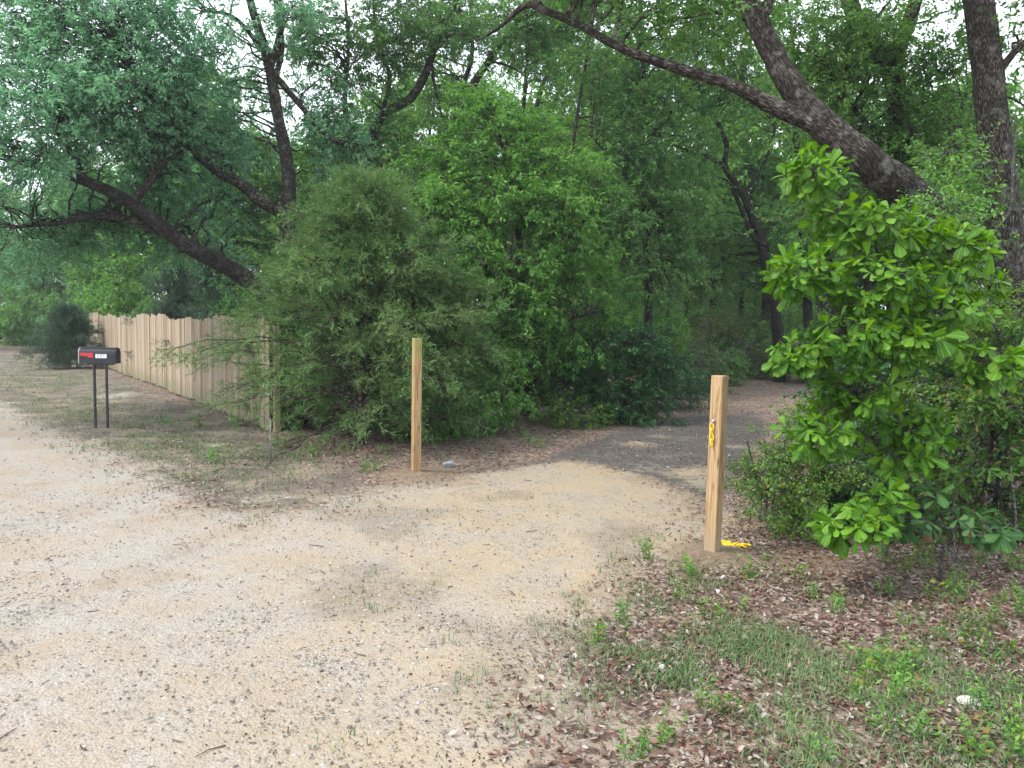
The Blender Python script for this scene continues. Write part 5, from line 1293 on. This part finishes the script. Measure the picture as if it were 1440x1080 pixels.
x, y, g = pick(120000, 1.5, 16, lambda k, x, y: k['sand'] * (.22 + .75 * sstep(.42, .62, nz1(x, y, 64, 1.0))) + .25 * k['asph'] * (1 - k['sand']), 403, pw=1.5)
scatter('gravel', 'pebble', x, y, g, lambda P, g: stones(P, g, .0075), 'loose pale gravel spread over the sandy road')
x, y, g = pick(190000, 1.7, 32, lambda k, x, y: k['grass'] * (1 - k['sand']) * sstep(np.where(x > 0, .47, .40), np.where(x > 0, .66, .56), .40 * nz1(x, y, 65, 1.1) + .60 * nz1(x, y, 68, 4.6)) * np.where(x > 0, .62, .9), 404, pw=1.2)
scatter('grass', 'grass', x, y, g, lambda P, g: blades(P, g, .056, .0024, 1.2, 7, .04), 'short patchy green grass on the verges')
x, y, g = pick(22000, 1.7, 24, lambda k, x, y: (1 - k['sand']) * (1 - k['asph']) * (1 - k['grass']) * sstep(.52, .68, nz1(x, y, 66, 1.2)) * .6 + k['dirt'] * .12, 405, pw=1.2)
scatter('thin_grass', 'grass', x, y, g, lambda P, g: blades(P, g, .06, .0026, 1.0, 5, .03), 'thin sparse grass sprouting through litter and sand')

# twigs lying about: loose straight sticks
x, y, g = pick(700, 1.7, 14, lambda k, x, y: .3 + .4 * (1 - k['sand']), 406, pw=1.3)
def sticks(P, g):
    n = len(P); a = g.uniform(0, 6.28, n); l = g.uniform(.03, .13, n)
    d = np.stack([np.cos(a), np.sin(a), g.normal(0, .04, n)], 1); s = np.stack([-np.sin(a), np.cos(a), np.zeros(n)], 1)
    P = P + np.array([0, 0, .008])
    mid = P + d * (l * .5)[:, None] + s * (l * g.normal(0, .08, n))[:, None]; e = P + d * l[:, None]
    V, F_, _ = tubes(np.stack([P, mid, e], 1), np.tile([[.0032, .0028, .0016]], (n, 1)), 4)
    return V, F_
scatter('twig_litter', 'debris', x, y, g, sticks, 'thin dry twigs scattered over road and verge')

# little leafy weeds one can point at
def weed(kind, seed):
    g = np.random.default_rng(seed)
    V, F_ = [], []; o = 0
    ns = 7 if kind == 'leafy' else 9
    for i in range(ns):
        a = g.uniform(0, 6.28); le = g.uniform(.1, .7); h = g.uniform(.06, .15)
        d = norm(np.array([math.cos(a) * le, math.sin(a) * le, 1.0]))
        base = np.array([g.normal(0, .03), g.normal(0, .03), 0])
        v, f = leaves_on(base[None], d[None], np.array([h]), 9, .034 if kind == 'leafy' else .024, .013 if kind == 'leafy' else .009, .05, 1, 1.0, g); V.append(v); F_.append(f + o); o += len(v)
        t, tf, _ = tubes(np.stack([base - d * .01, base + d * h * .5, base + d * h])[None], np.array([[.0016, .0013, .0008]]), 3); V.append(t); F_.append(tf + o); o += len(t)
    return raw_mesh('weed', np.vstack(V), np.vstack(F_), M['shrub_fresh' if kind == 'leafy' else 'oak_light'])
wm = [weed('leafy', 1), weed('leafy', 2), weed('fine', 3), weed('fine', 4)]
WE = [(1230, 960), (1245, 945), (1262, 955), (1275, 970), (1210, 975), (1290, 985), (1255, 985), (1225, 940), (1300, 945), (1120, 815), (1140, 842), (1245, 838), (1310, 800), (1320, 845), (1335, 832), (1365, 830), (1400, 850), (1425, 845), (1435, 870), (1435, 835),
      (1265, 805), (1290, 795), (1240, 790), (1345, 815), (1060, 812), (1040, 860), (1178, 862), (1270, 880), (1310, 900), (1365, 880), (1400, 935), (1425, 975), (1412, 920), (1372, 915), (1380, 1000), (1405, 1030), (1430, 1050), (1350, 1045), (1290, 1040), (1240, 1030),
      (1000, 1000), (1030, 1005), (905, 1058), (890, 1070), (935, 1050), (850, 905), (872, 880), (910, 772), (908, 785), (960, 808), (975, 815), (1080, 790), (960, 845), (1000, 870), (1400, 880), (1150, 1070), (1350, 1072), (1420, 1072),
      (735, 612), (745, 626), (790, 605), (760, 630), (510, 665), (525, 662), (440, 640), (310, 645), (300, 652), (235, 598), (280, 600), (330, 600), (1325, 770), (1380, 790), (1420, 800), (1300, 780), (1355, 845)]
for i, (px, py) in enumerate(WE):
    p = gp(px, py); leafy = i % 4 < 2
    o = link('weed', wm[i % 4], None, Vector(p)); s = rng.uniform(.7, 1.25) * (1.3 if py < 700 else 1); o.scale = (s, s, s); o.rotation_euler = (0, 0, rng.uniform(0, 6.28))
    right = px > 780
    tag(o, ('bright small leaved weed sprouting from the leaf litter on the right verge' if right else 'bright green weed sprouting on the litter left of the driveway'), 'weed', 'weeds on the right verge' if right else 'weeds left of the driveway')
print('LEAVES', NLEAF)

# low growth under the far wood
for n, (px, d) in enumerate([(640, 30), (690, 36), (745, 28), (790, 38), (840, 33), (900, 36), (930, 44), (960, 38), (1000, 46), (1030, 38), (1065, 42), (1100, 48), (1140, 34), (1190, 30), (1250, 34), (1310, 30), (1380, 30), (1440, 26), (985, 58), (1050, 62), (900, 60), (820, 56), (740, 52), (590, 30), (520, 34),
                             (1010, 72), (940, 75), (1090, 70), (1150, 60)]):
    e = u.copy(); COL.objects.link(e)
    for ch in u.children:
        c = ch.copy(); COL.objects.link(c); c.parent = e
    e.location = Vector(base_at(px, d)); e.rotation_euler = (0, 0, rng.uniform(0, 6.28)); k = rng.uniform(.7, 1.25) * (1.0 if d < 50 else 1.5); e.scale = (k * 1.2, k * 1.2, k * (1 if d < 50 else 2.0))
    e['label'] = 'leafy bush among the low growth under the far wood'; e['group'] = 'low bushes under the far wood'
for n, (px, d) in enumerate([(110, 29), (150, 33), (200, 28), (240, 25), (290, 23), (340, 21), (180, 40), (120, 50), (60, 55), (20, 50), (-20, 44), (85, 37), (120, 40), (215, 35), (225, 30), (50, 43), (155, 38), (260, 34), (320, 30), (400, 20), (80, 66), (0, 72), (-60, 60)]):
    e = u.copy(); COL.objects.link(e)
    for ch in u.children:
        c = ch.copy(); COL.objects.link(c); c.parent = e
    e.location = Vector(base_at(px, d)); e.rotation_euler = (0, 0, rng.uniform(0, 6.28)); k = rng.uniform(.7, 1.1); e.scale = (k * .85, k * .85, k * 1.5)
    e['label'] = 'shaded bush in the undergrowth behind the board fence'; e['group'] = 'bushes behind the fence'

scrub('tall olive scrub closing the view up the driveway left of the curved dark oak', 1015, 22.5, 1.3, 2.0, 91, 'scrub', 26, leaf=.075, lw=.035)
scrub('grassy olive scrub at the inner bend of the driveway', 960, 20.5, .9, 1.4, 92, 'scrub', 18, leaf=.07, lw=.03)
scrub('leafy mid green scrub between the grassy scrub and the pale tangled bush', 990, 26, 1.6, 2.6, 93, 'oak_light', 26, leaf=.09, lw=.045)
scrub('yellowing scrub at the foot of the black trunks', 1050, 21.5, .9, 1.2, 94, 'scrub', 16, leaf=.07, lw=.03)
scrub('green bush right behind the black trunks', 1120, 24, 1.8, 2.4, 95, 'oak', 28, leaf=.09, lw=.045)
scrub('tall leafy bush arching behind the dark rounded shrub', 905, 19, 1.2, 3.0, 96, 'oak_light', 26, leaf=.085, lw=.04)

scrub('low brushy growth hugging the left edge of the shaded driveway', 955, 14.8, .55, .75, 97, 'shrub_dark', 10, leaf=.05, lw=.025)
scrub('knee high olive brush on the left of the shaded driveway before it bends', 982, 17.3, .7, 1.0, 98, 'scrub', 12, leaf=.06, lw=.03)
scrub('waist high leafy brush where the driveway bends right', 1008, 19.6, .8, 1.2, 99, 'oak_deep', 14, leaf=.07, lw=.035)

# the thin humid air: far things fade a little
hb = MB(); hb.box((0, 70, 14.5), (280, 260, 33))
hm = bpy.data.materials.new('humid_air'); hm.use_nodes = True; nt = hm.node_tree; nt.nodes.clear()
ho = nt.nodes.new('ShaderNodeOutputMaterial'); hv = nt.nodes.new('ShaderNodeVolumePrincipled')
hv.inputs['Color'].default_value = (.86, .93, 1, 1); hv.inputs['Density'].default_value = HAZE; hv.inputs['Anisotropy'].default_value = .2
nt.links.new(hv.outputs['Volume'], ho.inputs['Volume'])
if HAZE > 0:
    tag(hb.build('haze', hm), kind='stuff')
